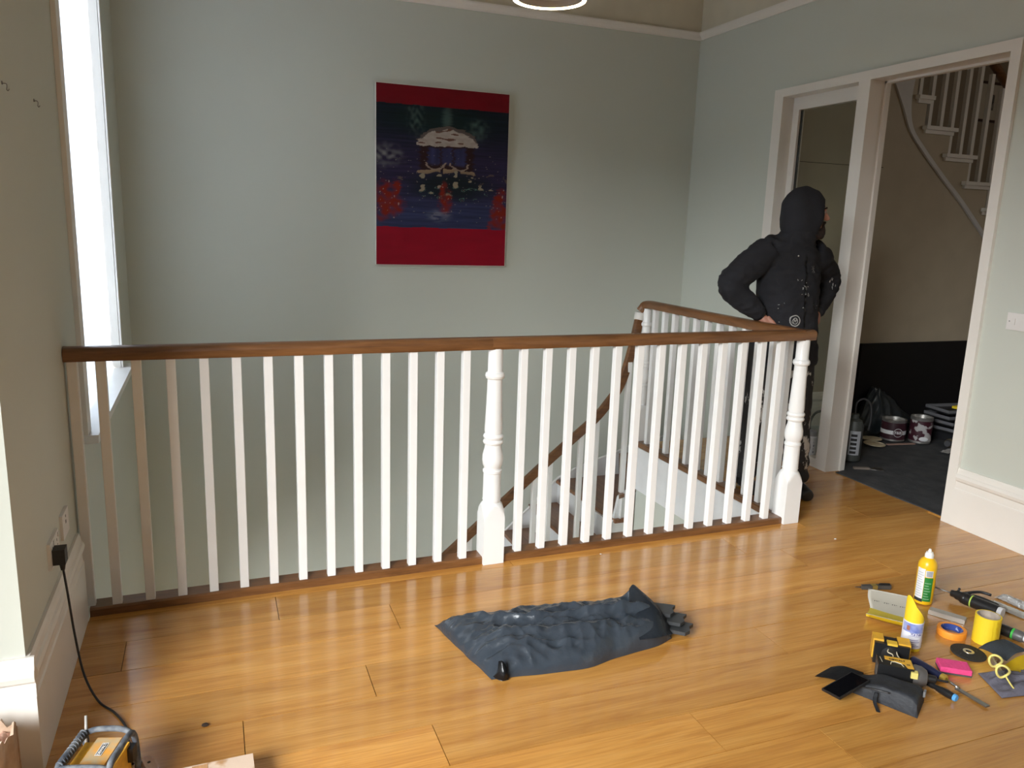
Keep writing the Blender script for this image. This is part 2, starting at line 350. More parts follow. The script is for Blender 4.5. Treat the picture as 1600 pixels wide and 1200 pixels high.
# curved moulding under the upper flight
lc = spline([(5.318, 0, 2.696), (5.446, 0, 2.501), (5.538, 0, 2.345), (5.696, 0, 2.199), (5.933, 0, 2.008), (6.179, 0, 1.82), (6.529, 0, 1.522), (6.9, 0, 1.21)], 6)
rc = spline([(5.525, 0, 2.76), (5.512, 0, 2.56), (5.562, 0, 2.375), (5.718, 0, 2.223), (5.954, 0, 2.032), (6.2, 0, 1.844), (6.55, 0, 1.546), (6.921, 0, 1.234)], 6)
bm = B(); A = [bm.verts.new((p.x, YE-.018, p.z)) for p in lc]; C2 = [bm.verts.new((p.x, YE-.018, p.z)) for p in rc]; A2 = [bm.verts.new((p.x, YE+.002, p.z)) for p in lc]; C3 = [bm.verts.new((p.x, YE+.002, p.z)) for p in rc]
for i in range(len(A)-1):
    bm.faces.new((A[i], A[i+1], C2[i+1], C2[i])); bm.faces.new((A[i], A2[i], A2[i+1], A[i+1])); bm.faces.new((C2[i], C2[i+1], C3[i+1], C3[i]))
struct(fin('trim_3', bm, mat('pale_grey_moulding', (.62, .60, .58), .4)))
# upper flight
uf = thing('upper_staircase', 'cream painted staircase rising past the doorway with white balusters', 'staircase', (6.2, YE, 1.8))
def up_(name, a, b, m=OFFW, bev=0): return box(name, tuple(Vector(a)-uf.location), tuple(Vector(b)-uf.location), m, uf, bev)
for i, (x, z) in enumerate([(6.965, 1.604)]+steps[:5]):
    xl = max(x-.30, 5.56)
    up_('tread', (xl, YE-.045, z-.028), (x+.03, 2.53, z), bev=.008)
    up_('nosing_moulding', (xl+.015, YE-.022, z-.055), (x+.012, YE, z-.028), bev=.006)
    up_('riser', (x-.012, YE+.01, z-.2), (x, 2.53, z-.028))
    if i: 
        for dx in ((-.075, -.20) if i < 5 else (-.05,)): up_('baluster', (x+dx-.016, YE+.03, z), (x+dx+.016, YE+.062, z+.86+(.2/.245)*(-dx-.1)))
bm = B(); tube(bm, [Vector((5.6, YE+.046, 3.53))-uf.location, Vector((7.0, YE+.046, 2.44))-uf.location], .035, 12); fin('handrail', bm, OAKD, uf, smooth=True)
# framed picture on the stair wall
hpz = thing('framed_picture', 'small dark framed print on the wall above the upper stairs', 'picture', (7.43, 2.53, 2.64))
bm = B(); W_, H_, T_ = .34, .36, .022
for a, b in (((-W_/2, -.02, 0), (W_/2, -.001, T_)), ((-W_/2, -.02, H_-T_), (W_/2, -.001, H_)), ((-W_/2, -.02, T_), (-W_/2+T_, -.001, H_-T_)), ((W_/2-T_, -.02, T_), (W_/2, -.001, H_-T_))): bx(bm, a, b)
fin('frame', bm, mat('dark_walnut', (.05, .022, .012), .4), hpz); box('mount', (-W_/2+T_, -.01, T_), (W_/2-T_, -.002, H_-T_), mat('mount_card', (.55, .48, .38), .8), hpz)
box('print', (-.045, -.0112, .11), (.05, -.0101, .25), mat('dark_print', (.08, .07, .06), .7, col2=(.25, .22, .18), nscale=40), hpz)

# ------------------------------------------------------------------ landing balustrade
BR = .0145                                            # the run is a touch out of square with the wall
bal = thing('landing_balustrade', 'white landing balustrade with oak handrail around the stairwell', 'balustrade', (0, 0, 0))
def newel_mesh(h, zdrop=0):
    bm = B(); s = .05
    vs_ = [(-s, -s), (s, -s), (s, s), (-s, s)]
    # square block with arched shoulders
    N4 = 48; rows4 = []
    for z, rr in [(zdrop, 1), (.20, 1), (.225, .0707), (.24, .067), (.255, .062), (.268, .056), (.28, .05), (.29, .042)]:
        row = []
        for i in range(N4):
            a = 2*PI*(i+.0)/N4; c, q = math.cos(a), math.sin(a); k = min(s/max(abs(c), abs(q)), rr); row.append(bm.verts.new((k*c, k*q, z)))
        rows4.append(row)
    for a, b in zip(rows4, rows4[1:]):
        for i in range(N4): bm.faces.new((a[i], a[(i+1) % N4], b[(i+1) % N4], b[i]))
    bm.faces.new(rows4[0][::-1]); bm.faces.new(rows4[-1])
    prof = [(.040, .25), (.040, .30), (.043, .302), (.0415, .31), (.0405, .43), (.044, .434), (.044, .444), (.040, .448), (.039, .456), (.045, .47), (.048, .49), (.047, .515), (.0385, .55), (.037, .565),
            (.044, .570), (.047, .578), (.044, .586), (.040, .589), (.045, .596), (.047, .604), (.044, .612), (.039, .616), (.0415, .63), (.0375, .72), (.0335, .86), (.0335, .868), (.041, .873), (.0445, .883), (.042, .895), (.036, .90), (.0335, .907), (.0335, h)]
    # profile height stretched between block and rail
    k = (h-.29)/(1.008-.29); lathe(bm, [(r, .29+(z-.29)*k if z > .29 else z) for r, z in prof], 28)
    me = bpy.data.meshes.new('newel'); bmesh.ops.recalc_face_normals(bm, faces=bm.faces); bm.to_mesh(me); bm.free(); me.materials.append(WHITE)
    for p in me.polygons: p.use_smooth = True
    me.set_sharp_from_angle(angle=.5); return me
RT = 1.058; RBOT = RT-.053
rail_sec = [(-.030, -.026), (.030, -.026), (.034, -.020), (.034, -.012), (.036, .0), (.035, .012), (.028, .021), (.016, .0262), (0, .0275), (-.016, .0262), (-.028, .021), (-.035, .012), (-.036, 0), (-.034, -.012), (-.034, -.020)]
def fy(x): return BR*x+.05
def hrail(name, pts, m=OAKD, par=None, mod=None):
    bm = B(); tube(bm, pts, 1, sect=rail_sec, upv=(0, 0, 1)); return fin(name, bm, m, par or bal, smooth='auto')
zc = RT-.0275
hrail('handrail', [(XW+.001, fy(0), zc), (1.64, fy(1.64), zc)])
hrail('handrail', [(1.6405, fy(1.64), zc), (XL-.02, fy(XL), zc), (XL+.045, fy(XL), zc)])
XRET = XL-.0; YR = 1.72
hrail('handrail', [(XRET, fy(XL)-.03, zc-.001), (XRET, .9, zc-.006), (XRET, 1.56, zc-.008)]+[tuple(p) for p in spline([(XRET, 1.60, zc-.008), (XRET, 1.68, zc-.009), (XRET-.012, 1.735, zc-.02), (XRET-.035, 1.755, zc-.06)], 5)][1:], OAKY)
bsec = [(-.045, 0), (.045, 0), (.045, .028), (.038, .035), (-.038, .035), (-.045, .028)]
def brail(name, p0, p1, m=OAKD, z0=0.0):
    bm = B(); p0, p1 = Vector(p0), Vector(p1); d = (p1-p0).normalized(); n = Vector((-d.y, d.x, 0))
    a = [bm.verts.new(p0+n*u+Vector((0, 0, v+z0))) for u, v in bsec]; b = [bm.verts.new(p1+n*u+Vector((0, 0, v+z0))) for u, v in bsec]
    bm.faces.new(a[::-1]); bm.faces.new(b)
    for i in range(6): bm.faces.new((a[i], a[(i+1) % 6], b[(i+1) % 6], b[i]))
    fin(name, bm, m, bal)
X1, X2 = 1.665, 3.392
brail('base_rail', (0.002, fy(0)+.01, 0), (X1-.05, fy(X1)+.01, 0)); brail('base_rail', (X1+.05, fy(X1)+.01, 0), (X2-.05, fy(X2)+.01, 0))
brail('base_rail', (XL, fy(XL)+.05, -.012), (XL, YR-.05, -.012), OAKY)
nm_ = newel_mesh(RBOT+.002)
rz = math.atan(BR)
for i, (x, y) in enumerate(((X1, fy(X1)), (X2, fy(X2)))): new('newel_post', nm_, None, bal, (x, y, .0005), (0, 0, rz))
rear = newel_mesh(RBOT-.006, -.33); new('newel_post', rear, None, bal, (XL+.005, YR, 0))
bm = B(); bx(bm, (-.0173, -.0173, 0), (.0173, .0173, 1)); bmesh.ops.bevel(bm, geom=[e for e in bm.edges if abs(e.verts[0].co.z-e.verts[1].co.z) > .5], offset=.002, segments=1, affect='EDGES')
bmm = bpy.data.meshes.new('baluster'); bm.to_mesh(bmm); bm.free(); bmm.materials.append(WHITE)
def stick(x, y, z0, z1, par=bal, r=0):
    o = new('baluster', bmm, None, par, (x, y, z0), (0, 0, r)); o.scale = (1, 1, z1-z0); return o
stick(.004, fy(0)+.005, 0.0355, RBOT+.004)
for i in range(13): stick(.099+i*.1188, fy(i*.12)-.005, 0.0355, RBOT+.004, r=rz)
for i in range(13): stick(1.798+i*.1203, fy(1.8+i*.12)-.005, 0.0355, RBOT+.004, r=rz)
n = 12
for i in range(n): stick(XL, fy(XL)+.115+i*(YR-fy(XL)-.115*1.0)/n, .0235, RBOT-.004)
# apron board under the return
tr = struct(box('trim_4', (3.352, .06, -.33), (3.374, 1.67, -.013), STR, bev=.003))

# ------------------------------------------------------------------ stairs down
TZ = [-.188, -.377, -.565]                       # winders, then the straight flight
st = thing('descending_staircase', 'oak and white staircase winding down beside the back wall under a sloping oak handrail', 'staircase', (0, 0, 0))
def wind(poly, z):
    bm = B(); prism(bm, poly, (z-.03, z), 'z'); fin('tread', bm, TREAD, st, bev=.008, seg=2)
def ris(p, q, z0, z1):
    bm = B(); p, q = Vector(p), Vector(q); d = (q-p).normalized(); n = Vector((-d.y, d.x))*.008
    prism(bm, [tuple(p-n), tuple(q-n), tuple(q+n), tuple(p+n)], (z0, z1), 'z'); fin('riser', bm, STR, st)
YS = 1.725; YT, XT = YB-.003, XR-.003
wind([(3.44, 1.69), (XT, 1.69), (XT, 2.30), (3.36, 1.80)], TZ[0]); ris((3.45, 1.695), (XT, 1.695), -.20, -.022)
wind([(3.33, 1.70), (3.46, 1.78), (XT, 2.27), (XT, YT), (3.77, YT), (3.235, 1.66)], TZ[1]); ris((3.40, 1.80), (XT, 2.29), TZ[1]-.005, TZ[0]-.03)
wind([(3.215, 1.66), (3.29, 1.66), (3.82, YT), (3.17, YT)], TZ[2]); ris((3.26, 1.67), (3.80, YT), TZ[2]-.005, TZ[1]-.03)
xr, z = 3.195, TZ[2]
for k in range(7):
    ris((xr, 1.68), (xr, YT), z-.205, z-.03)
    z -= .2035
    bm = B(); bx(bm, (xr-.262, 1.655, z-.03), (xr+.01, YT, z)); fin('tread', bm, TREAD, st, bev=.008, seg=2)
    xr -= .2365
zs = lambda x: TZ[2]-.2035*((3.195-x)/.2365)
sk = [(XR-.003, -.24), (4.0, -.27), (3.80, -.333), (3.64, -.385), (3.38, -.462), (3.19, -.545), (3.108, -.615), (2.94, -.78), (2.726, -.965), (1.6, -1.934)]
poly = sk+[(1.6, -2.4), (2.7, -1.4), (3.1, -1.1), (XR-.003, -.9)]
bm = B(); prism(bm, poly, (YB-.022, YB-.004), 'y'); fin('wall_string', bm, STR, st)
bm = B(); tube(bm, [(x, YB-.02, zq-.004) for x, zq in sk], .011, 8); fin('string_moulding', bm, WHITE, st, smooth=True)
op = [(3.36, -.36), (3.26, -.36), (3.26, -.41)]
op = [(3.37, -.33), (3.25, -.40), (3.21, -.595), (3.20, -.60)]; xr, z = 3.195, TZ[2]-.03
for k in range(6):
    op += [(xr, z), (xr, z-.2035)]; xr -= .2365; z -= .2035
op += [(xr, z-.35), (3.37, -1.0)]
bm = B(); prism(bm, op, (1.685, 1.715), 'y'); fin('outer_string', bm, STR, st)
sb = st
rp = spline([(3.365, YR+.035, .955), (3.345, 1.74, .87), (3.285, 1.73, .62), (3.215, 1.72, .432), (3.125, 1.72, .305), (3.03, 1.72, .20), (2.85, 1.72, .053)], 6)+[Vector((2.65, 1.72, -.11)), Vector((1.953, 1.72, -.70)), Vector((1.5, 1.72, -1.085))]
bm = B(); tube(bm, rp, 1, sect=[(a*.88, b*.88) for a, b in rail_sec], upv=(0, 1, 0)); hr = fin('handrail', bm, OAKD, sb, smooth='auto')
bm = B(); tube(bm, [(3.362, 1.748, .955), (3.352, 1.743, .905)], .0365, 14); fin('masking_tape', bm, mat('white_masking_tape', (.78, .76, .72), .7), sb, smooth=True)['label'] = 'white tape band on the handrail'
def railz(x):
    for p, q in zip(rp, rp[1:]):
        if q.x <= x <= p.x: return p.z+(q.z-p.z)*(p.x-x)/max(1e-6, p.x-q.x)
    return -1
for k, x in enumerate([3.285, 3.17, 3.05, 2.93, 2.815, 2.695, 2.58, 2.46, 2.34, 2.225, 2.105, 1.99, 1.87]):
    zb = TZ[2] if x > 3.16 else TZ[2]-.2035*(1+int((3.175-x)/.2365))
    if x > 3.25: zb = TZ[1]
    stick(x, 1.72, zb, railz(x)-.015, sb)

# ------------------------------------------------------------------ painting on the back wall
pw, ph = 1.005, 1.270
pt = thing('canvas_painting', 'unframed canvas with red bands above and below a blurred dark carriage scene', 'painting', (1.632, YB, 1.224))
box('canvas_edge', (0, -.042, 0), (pw, -.006, ph), mat('canvas_edge_white', (.74, .70, .64), .7), pt, bev=.003)
NX, NZ = 300, 380
def sm(a, b, x): t = max(0, min(1, (x-a)/(b-a))); return t*t*(3-2*t)
def ell(u, v, cu, cv, ru, rv, soft=.35): 
    return 1-sm(1-soft, 1+soft, math.hypot((u-cu)/ru, (v-cv)/rv))
def nz(a, b, c=0): return noise.noise(Vector((a, b, c)))
def lerp(a, b, t): return tuple(p+(q-p)*t for p, q in zip(a, b))
def paint(u, v):
    s = nz(u*2.2, v*85, 3)*.5+nz(u*7, v*160, 9)*.3
    edge_t = .105+.003*nz(u*9, 0, 1); edge_b = .782+.004*nz(u*7, 4, 1)
    if v < edge_t: return lerp((.17, .001, .008), (.13, .001, .006), .5+.5*nz(u*5, v*30, 5))
    if v > edge_b: return lerp((.27, .001, .014), (.23, .001, .012), .5+.5*nz(u*5, v*30, 5))
    uu = u+.022*nz(u*2, v*150, 2)+.012*nz(u*6, v*60, 22); vv = v+.012*nz(u*16, v*20, 4)
    c = lerp((.006, .014, .026), (.028, .022, .062), sm(.18, .42, v+.05*s)); c = lerp(c, (.036, .045, .115), sm(.5, .72, v+.06*s))
    c = lerp(c, (.004, .02, .02), .8*ell(uu, vv, .45, .18, .35, .07, .6))
    c = tuple(x*(1+.75*s) for x in c)
    c = lerp(c, (.12, .19, .17), .55*ell(uu, vv, .29, .16, .05, .09, .8)*max(0, .4+nz(u*40, v*40))); c = lerp(c, (.12, .20, .18), .6*ell(uu, vv, .75, .22, .07, .05, .8)*max(0, .5+nz(u*30, v*40)))
    c = lerp(c, (.10, .17, .16), .6*ell(uu, vv, .52, .17, .03, .06, .8))
    c = lerp(c, (.26, .26, .26), .75*ell(uu, vv, .07, .385, .10, .05, .7)*max(0, .45+1.2*nz(u*25, v*45)))
    bdy = sm(.30, .335, uu)*(1-sm(.715, .75, uu))*sm(.30, .32, vv)*(1-sm(.445, .47, vv)); c = lerp(c, (.030, .008, .008), .95*bdy)
    for cu, hw in ((.425, .045), (.525, .04), (.625, .045)):
        k = sm(cu-hw-.01, cu-hw+.01, uu)*(1-sm(cu+hw-.01, cu+hw+.01, uu))*sm(.325, .335, vv)*(1-sm(.41, .43, vv)); c = lerp(c, lerp((.05, .06, .17), (.02, .02, .06), .5+.5*nz(u*30, v*8, 3)), .9*k)
    dome = .312-.10*math.sqrt(max(0, 1-((uu-.53)/.235)**2))
    if abs(uu-.53) < .225 and dome < vv < .322:
        k = .5+.5*nz(u*26, v*60, 7); c = lerp((.40, .33, .28), (.60, .52, .46), k) if nz(u*12, v*70, 8) > -.33 else (.16, .07, .05)
        if vv < dome+.018: c = (.13, .10, .09)
    g = abs(vv-.466-.012*math.sin(uu*9)); 
    if g < .010 and .30 < uu < .74 and nz(u*30, 3, 6) > -.25: c = (.40, .27, .16)
    a = abs(math.hypot((uu-.40)/.06, (vv-.40)/.055)-1)
    for cu in (.44, .62):
        a = abs(math.hypot((uu-cu)/.075, (vv-.40)/.05)-1)
        if a < .10 and vv > .41: c = (.36, .26, .2)
    c = lerp(c, (.004, .012, .012), .85*ell(uu, vv, .55, .545, .29, .075, .5))
    q = nz(u*16, v*48, 12)
    if ell(uu, vv, .56, .54, .30, .075) > .3 and q > .38: c = (.35, .30, .20)
    if ell(uu, vv, .58, .58, .26, .04) > .4 and .2 < q < .27: c = (.10, .20, .16)
    for cu, cv, ru, rv in ((.06, .60, .075, .065), (.12, .665, .085, .05), (.05, .70, .055, .045), (.15, .57, .03, .05), (.505, .565, .026, .045), (.515, .63, .05, .065), (.95, .60, .045, .05), (.93, .69, .055, .085), (.97, .72, .05, .07), (.88, .76, .03, .03)):
        k = ell(uu, vv, cu, cv, ru, rv, .35)*(.62+.9*nz(u*22, v*34, 20)); c = lerp(c, (.25, .016, .006), max(0, min(1, k*1.2)))
    for cu, cv, rr in ((.09, .60, .15), (.90, .56, .12)):
        a = abs(math.hypot(uu-cu, (vv-cv)*1.25)-rr)
        if a < .006 and vv < cv-.03 and nz(u*20, v*20, 31) > .0: c = lerp(c, (.16, .11, .08), .7)
    c = lerp(c, (.30, .30, .38), .7*ell(uu, vv, .47, .71, .07, .03, .8)*max(0, .5+nz(u*18, v*90, 40)))
    if nz(u*45, v*170, 50) > .64 and .35 < v < .75: c = lerp(c, (.4, .36, .32), .6)
    if nz(u*70, v*50, 60) > .58 and (u < .2 or u > .84 or .44 < u < .58) and .5 < v < .74: c = lerp(c, (.5, .36, .3), .75)
    return tuple(max(0, x)*.72 for x in c)
vts = [(i/NX*(pw-.006)+.003, 0, j/NZ*(ph-.006)+.003) for j in range(NZ+1) for i in range(NX+1)]
fcs = [(j*(NX+1)+i, j*(NX+1)+i+1, (j+1)*(NX+1)+i+1, (j+1)*(NX+1)+i) for j in range(NZ) for i in range(NX)]
me = bpy.data.meshes.new('painted_face'); me.from_pydata([(x, -.0425, z) for x, y, z in vts], [], fcs)
at = me.color_attributes.new('paint', 'FLOAT_COLOR', 'POINT')
for k, (x, y, z) in enumerate(vts): at.data[k].color = (*paint(x/pw, 1-z/ph), 1)
pm = bpy.data.materials.new('painted_canvas'); pm.use_nodes = True; nt = pm.node_tree; a_ = nt.nodes.new('ShaderNodeVertexColor'); a_.layer_name = 'paint'
nt.links.new(a_.outputs[0], nt.nodes['Principled BSDF'].inputs['Base Color']); nt.nodes['Principled BSDF'].inputs['Roughness'].default_value = .6; nt.nodes['Principled BSDF'].inputs['Specular IOR Level'].default_value = .2
new('painted_face', me, pm, pt)

# ------------------------------------------------------------------ pendant ring lamp
RLX, RLY, RLZ, RR = 2.285, 1.09, 2.755, .205
pl_ = thing('ring_pendant_lamp', 'slim ring pendant lamp with glowing underside hanging from the ceiling', 'lamp', (RLX, RLY, RLZ))
bm = B(); lathe(bm, [(RR-.022, .005), (RR-.022, .045), (RR, .045), (RR, 0), (RR-.004, 0), (RR-.004, .005), (RR-.022, .005)], 72, cap=False); fin('ring_housing', bm, mat('grey_metal_ring', (.22, .20, .19), .4, .6), pl_, smooth='auto')
bm = B(); lathe(bm, [(RR-.024, .002), (RR-.024, -.003), (RR-.0045, -.003), (RR-.0045, .004), (RR-.024, .004)], 72, cap=False); fin('light_strip', bm, emit('warm_led', (1, .84, .60), 11), pl_, smooth='auto')
for k in range(3):
    a = 2*PI*k/3+.5; bm = B(); tube(bm, [(RR*math.cos(a)*.97, RR*math.sin(a)*.97, .045), (0, 0, ZC-RLZ-.03)], .0015, 6); fin('suspension_wire', bm, STEELD, pl_)
bm = B(); lathe(bm, [(.06, ZC-RLZ-.03), (.06, ZC-RLZ-.001)], 24); fin('ceiling_rose', bm, WHITE, pl_)


# ------------------------------------------------------------------ fittings on the walls
def faceplate(name, label, cat, loc, rz, w_, h_, parts, group=None):
    """plate in local xz, facing -y"""
    t = thing(name, label, cat, loc, rz, group)
    bm = B(); bx(bm, (-w_/2, -.010, -h_/2), (w_/2, 0, h_/2)); fin('plate', bm, PLASTICW, t, bev=.003, seg=2)
    for nm, a, b, m in parts: box(nm, a, b, m, t, bev=.001)
    return t
DARK = mat('dark_slot', (.02, .02, .02), .8)
def sock(x0): return [('earth_slot', (x0-.002, -.0105, .012), (x0+.002, -.0095, .021), DARK), ('pin_slot', (x0-.013, -.0105, -.004), (x0-.006, -.0095, 0), DARK), ('pin_slot', (x0+.006, -.0105, -.004), (x0+.013, -.0095, 0), DARK), ('rocker_switch', (x0+.014, -.013, .022), (x0+.024, -.009, .036), PLASTICW)]
faceplate('wall_socket', 'white double wall socket with a black plug in it', 'socket', (XW, -.44, .475), PI/2, .147, .087, sock(-.037)+sock(.037))
faceplate('wall_socket', 'white aerial socket plate beside the handrail end of the left wall', 'socket', (XW, -.225, .482), PI/2, .115, .087, [('aerial_hole', (-.006, -.0105, .0), (.006, -.0095, .012), DARK), ('screw', (-.004, -.0112, .022), (.004, -.0095, .03), STEELD)])
faceplate('light_switch', 'white double light switch on the wall right of the doorway', 'switch', (XR, -.42, 1.150), -PI/2, .146, .086, [('rocker_switch', (-.045, -.014, -.016), (-.027, -.009, .016), PLASTICW), ('rocker_switch', (.027, -.014, -.016), (.045, -.009, .016), PLASTICW), ('screw', (-.062, -.0112, -.003), (-.056, -.0095, .003), STEELD), ('screw', (.056, -.0112, -.003), (.062, -.0095, .003), STEELD)])
for y, z, lb in ((-.545, 1.875, 'small bare screw hook higher on the left wall away from the window'), (-.105, 1.884, 'small bare screw hook on the left wall beside the window')):
    t = thing('wall_hook', lb, 'hook', (XW, y, z)); t.scale = (.62, .62, .75); bm = B()
    tube(bm, spline([(0, 0, .008), (.016, 0, .008), (.019, 0, .0), (.017, 0, -.012), (.022, 0, -.016), (.027, 0, -.009)], 4), .0018, 6); fin('hook', bm, STEELD, t, smooth=True)
    bm = B(); bx(bm, (0, -.006, .004), (.004, .006, .016)); fin('hook_plate', bm, STEELD, t)

# ------------------------------------------------------------------ radio, its plug and cable
rd = thing('jobsite_radio', 'yellow and black jobsite radio with a dusty roll cage and aerial', 'radio', (.165, -1.115, 0), -.30); rd.scale = (.60, .62, .62)
RW, RD_, RH = .095, .10, .25
bm = B(); bx(bm, (-RW, -RD_, .03), (RW, RD_, RH)); fin('body', bm, YELT, rd, bev=.02, seg=3)
bm = B(); bx(bm, (-.045, -RD_-.008, RH-.004), (.06, RD_+.008, RH+.016)); fin('top_cover', bm, mat('dusty_orange_plastic', (.72, .33, .05), .5, col2=(.50, .38, .22), nscale=18), rd, bev=.008, seg=2)
bm = B(); bx(bm, (.068, -.05, RH-.02), (.088, .05, RH+.004)); fin('carry_recess', bm, mat('dusty_grey_plastic', (.09, .085, .08), .7, col2=(.2, .18, .15), nscale=30), rd, bev=.003)
pb = box('name_plate', (-.005, -.012, RH+.0155), (.022, .07, RH+.0175), mat('plate_black', (.015, .015, .015), .4), rd, bev=.0005)
bm = B()
for a, b in (((-.005, -.012), (.022, -.0095)), ((-.005, .0675), (.022, .07)), ((-.005, -.0095), (-.0025, .0675)), ((.0195, -.0095), (.022, .0675))): bx(bm, (*a, RH+.0176), (*b, RH+.0184))
fin('plate_border', bm, PLASTICW, pb)
text('DEWALT', .0185, PLASTICW, rd, (.0085, .029, RH+.0179), (0, 0, PI/2), bold=.0004)
CAGE = mat('dusty_blue_grey_rubber', (.055, .065, .085), .75, col2=(.20, .21, .22), nscale=22, lo=.4, hi=.75, bump=.3, bscale=40)
for sx in (-1, 1):
    bm = B(); tube(bm, spline([(sx*.108, -.115, .02), (sx*.112, -.13, .14), (sx*.105, -.12, RH+.035), (sx*.100, 0, RH+.045), (sx*.105, .115, RH+.032), (sx*.112, .13, .14), (sx*.108, .115, .02)], 6), .0135, 12); fin('roll_bar', bm, CAGE, rd, smooth=True)
for sy in (-1, 1):
    bm = B(); tube(bm, spline([(-.104, sy*.115, RH+.033), (-.05, sy*.125, RH+.046), (.05, sy*.125, RH+.046), (.104, sy*.115, RH+.03)], 6), .0125, 12); fin('roll_bar', bm, CAGE, rd, smooth=True)
    bm = B(); tube(bm, [(-.108, sy*.115, .02), (.108, sy*.115, .02)], .018, 12); fin('foot_bar', bm, CAGE, rd, smooth=True)
bm = B(); hx = []
for i in range(120):
    a = i*.62; y = -.11+.22*i/119; hx.append((-.101+.0165*math.cos(a), y, RH+.041+.0165*math.sin(a)))
tube(bm, hx, .0042, 6); fin('tape_wrap', bm, CAGE, rd, smooth=True)
bm = B(); tube(bm, [(-.094, .10, RH-.03), (-.118, .165, RH+.085)], .0062, 10); fin('aerial', bm, mat('dusty_grey_aerial', (.42, .40, .37), .6), rd, smooth=True)
bm = B(); bx(bm, (.09, .07, .17), (.118, .115, .235)); fin('cable_guard', bm, BLACKP, rd, bev=.008, seg=2)
cb = thing('power_cable', 'black mains cable with three pin plug running from wall socket to radio', 'cable', (XW, -.475, .47))
def L0(o, pts): return [Vector(p)-o.location for p in pts]
bm = B(); bx(bm, (.0105, -.025, -.028), (.046, .022, .022)); fin('plug', bm, RUBBER, cb, bev=.007, seg=2)
bm = B(); tube(bm, [(.033, 0, -.024), (.033, 0, -.055)], [.011, .006], 12); fin('cable_grip', bm, RUBBER, cb, smooth=True)
bm = B(); tube(bm, spline(L0(cb, [(.012, -.475, .42), (.022, -.49, .33), (.035, -.51, .20), (.058, -.545, .075), (.10, -.60, .008), (.155, -.68, .005), (.195, -.77, .005), (.210, -.86, .006), (.222, -.94, .012), (.236, -1.02, .05), (.238, -1.06, .11)]), 8), .0036, 8); fin('cord', bm, RUBBER, cb, smooth=True)
c2 = thing('loose_cord', 'thin black cord lying on the floor by the radio and baseboard', 'cord', (.05, -.9, 0))
bm = B(); tube(bm, spline(L0(c2, [(.085, -1.10, .03), (.06, -1.0, .008), (.03, -.945, .005), (.008, -.935, .005), (-.02, -.95, .005), (-.05, -.968, .005), (-.075, -.94, .005)]), 8), .0032, 8); fin('cord', bm, RUBBER, c2, smooth=True)
c3 = thing('loose_cord', 'short black cord running from the radio to the wooden handle', 'cord', (.25, -1.0, 0))
bm = B(); tube(bm, spline(L0(c3, [(.232, -1.10, .05), (.235, -1.04, .02), (.235, -.99, .006), (.25, -.955, .005), (.275, -.955, .005)]), 8), .0032, 8); fin('cord', bm, RUBBER, c3, smooth=True)
# torn box, brush handle and offcut at the near left
def ragged(name, label, cat, loc, rz, sx, sy, h, m1, m2):
    t = thing(name, label, cat, loc, rz); n = 14
    for (ax, ay, bx_, by) in ((-sx, -sy, sx, -sy), (sx, -sy, sx, sy), (sx, sy, -sx, sy), (-sx, sy, -sx, -sy)):
        bm = B(); lo, hi, lo2, hi2 = [], [], [], []; d = Vector((bx_-ax, by-ay, 0)).normalized(); nn = Vector((-d.y, d.x, 0))*.004
        for i in range(n+1):
            p = Vector((ax+(bx_-ax)*i/n, ay+(by-ay)*i/n, 0)); z = h+random.uniform(-.018, .012)
            lo.append(bm.verts.new(p)); hi.append(bm.verts.new(p+Vector((0, 0, z))-nn*random.uniform(-1, 1.5))); lo2.append(bm.verts.new(p+nn)); hi2.append(bm.verts.new(p+nn+Vector((0, 0, z-.003))))
        for i in range(n):
            bm.faces.new((lo[i], lo[i+1], hi[i+1], hi[i])); bm.faces.new((lo2[i+1], lo2[i], hi2[i], hi2[i+1])); bm.faces.new((hi[i], hi[i+1], hi2[i+1], hi2[i])); bm.faces.new((lo[i+1], lo[i], lo2[i], lo2[i+1]))
        bm.faces.new((lo[0], hi[0], hi2[0], lo2[0])); bm.faces.new((lo[n], lo2[n], hi2[n], hi[n])); fin('side_panel', bm, m1, t)
    bm = B(); bmesh.ops.create_grid(bm, x_segments=16, y_segments=16, size=1)
    for v in bm.verts:
        q = v.co.copy(); v.co = Vector((q.x*(sx-.004), q.y*(sy-.004), h-.035+.03*noise.noise(q*2.3+Vector((3, 1, 0)))+.012*noise.noise(q*7)))
    fin('rubble_fill', bm, m2, t, smooth=True)
    bm = B(); bx(bm, (-sx, -sy, 0), (sx, sy, .004)); fin('bottom_panel', bm, m1, t); return t
ragged('torn_box', 'torn dusty cardboard box of reddish rubble against the white bay baseboard', 'box', (-.135, -1.125, 0), -.18, .085, .13, .235, mat('dusty_cardboard', (.42, .29, .20), .9, col2=(.60, .46, .36), nscale=14, bump=.3, bscale=60), mat('red_rubble', (.45, .22, .15), .95, col2=(.60, .40, .31), nscale=25, bump=.6, bscale=50))
bh = thing('brush_handle', 'pale wooden brush handle with a hanging hole beside the radio', 'handle', (.285, -1.03, .018), .32)
bm = B(); prism(bm, [(-.010, -.10), (.010, -.10), (.016, -.02), (.014, .055), (.009, .066), (-.006, .068), (-.013, .058), (-.016, -.02)], (-.009, .011), 'z'); fin('grip', bm, wood('pale_beech', ((.55, .33, .22), (.66, .42, .30), (.72, .50, .38)), rough=.5, along='Y'), bh, bev=.006, seg=3, smooth='auto')
bm = B(); lathe(bm, [(.0045, .0), (.0045, .0118)], 14, Matrix.Translation((0, .036, 0))); fin('hanging_hole', bm, DARK, bh)
oc = thing('wood_offcut', 'short board offcut with worn pale paint lying on the floor', 'offcut', (.44, -1.14, 0), .02)
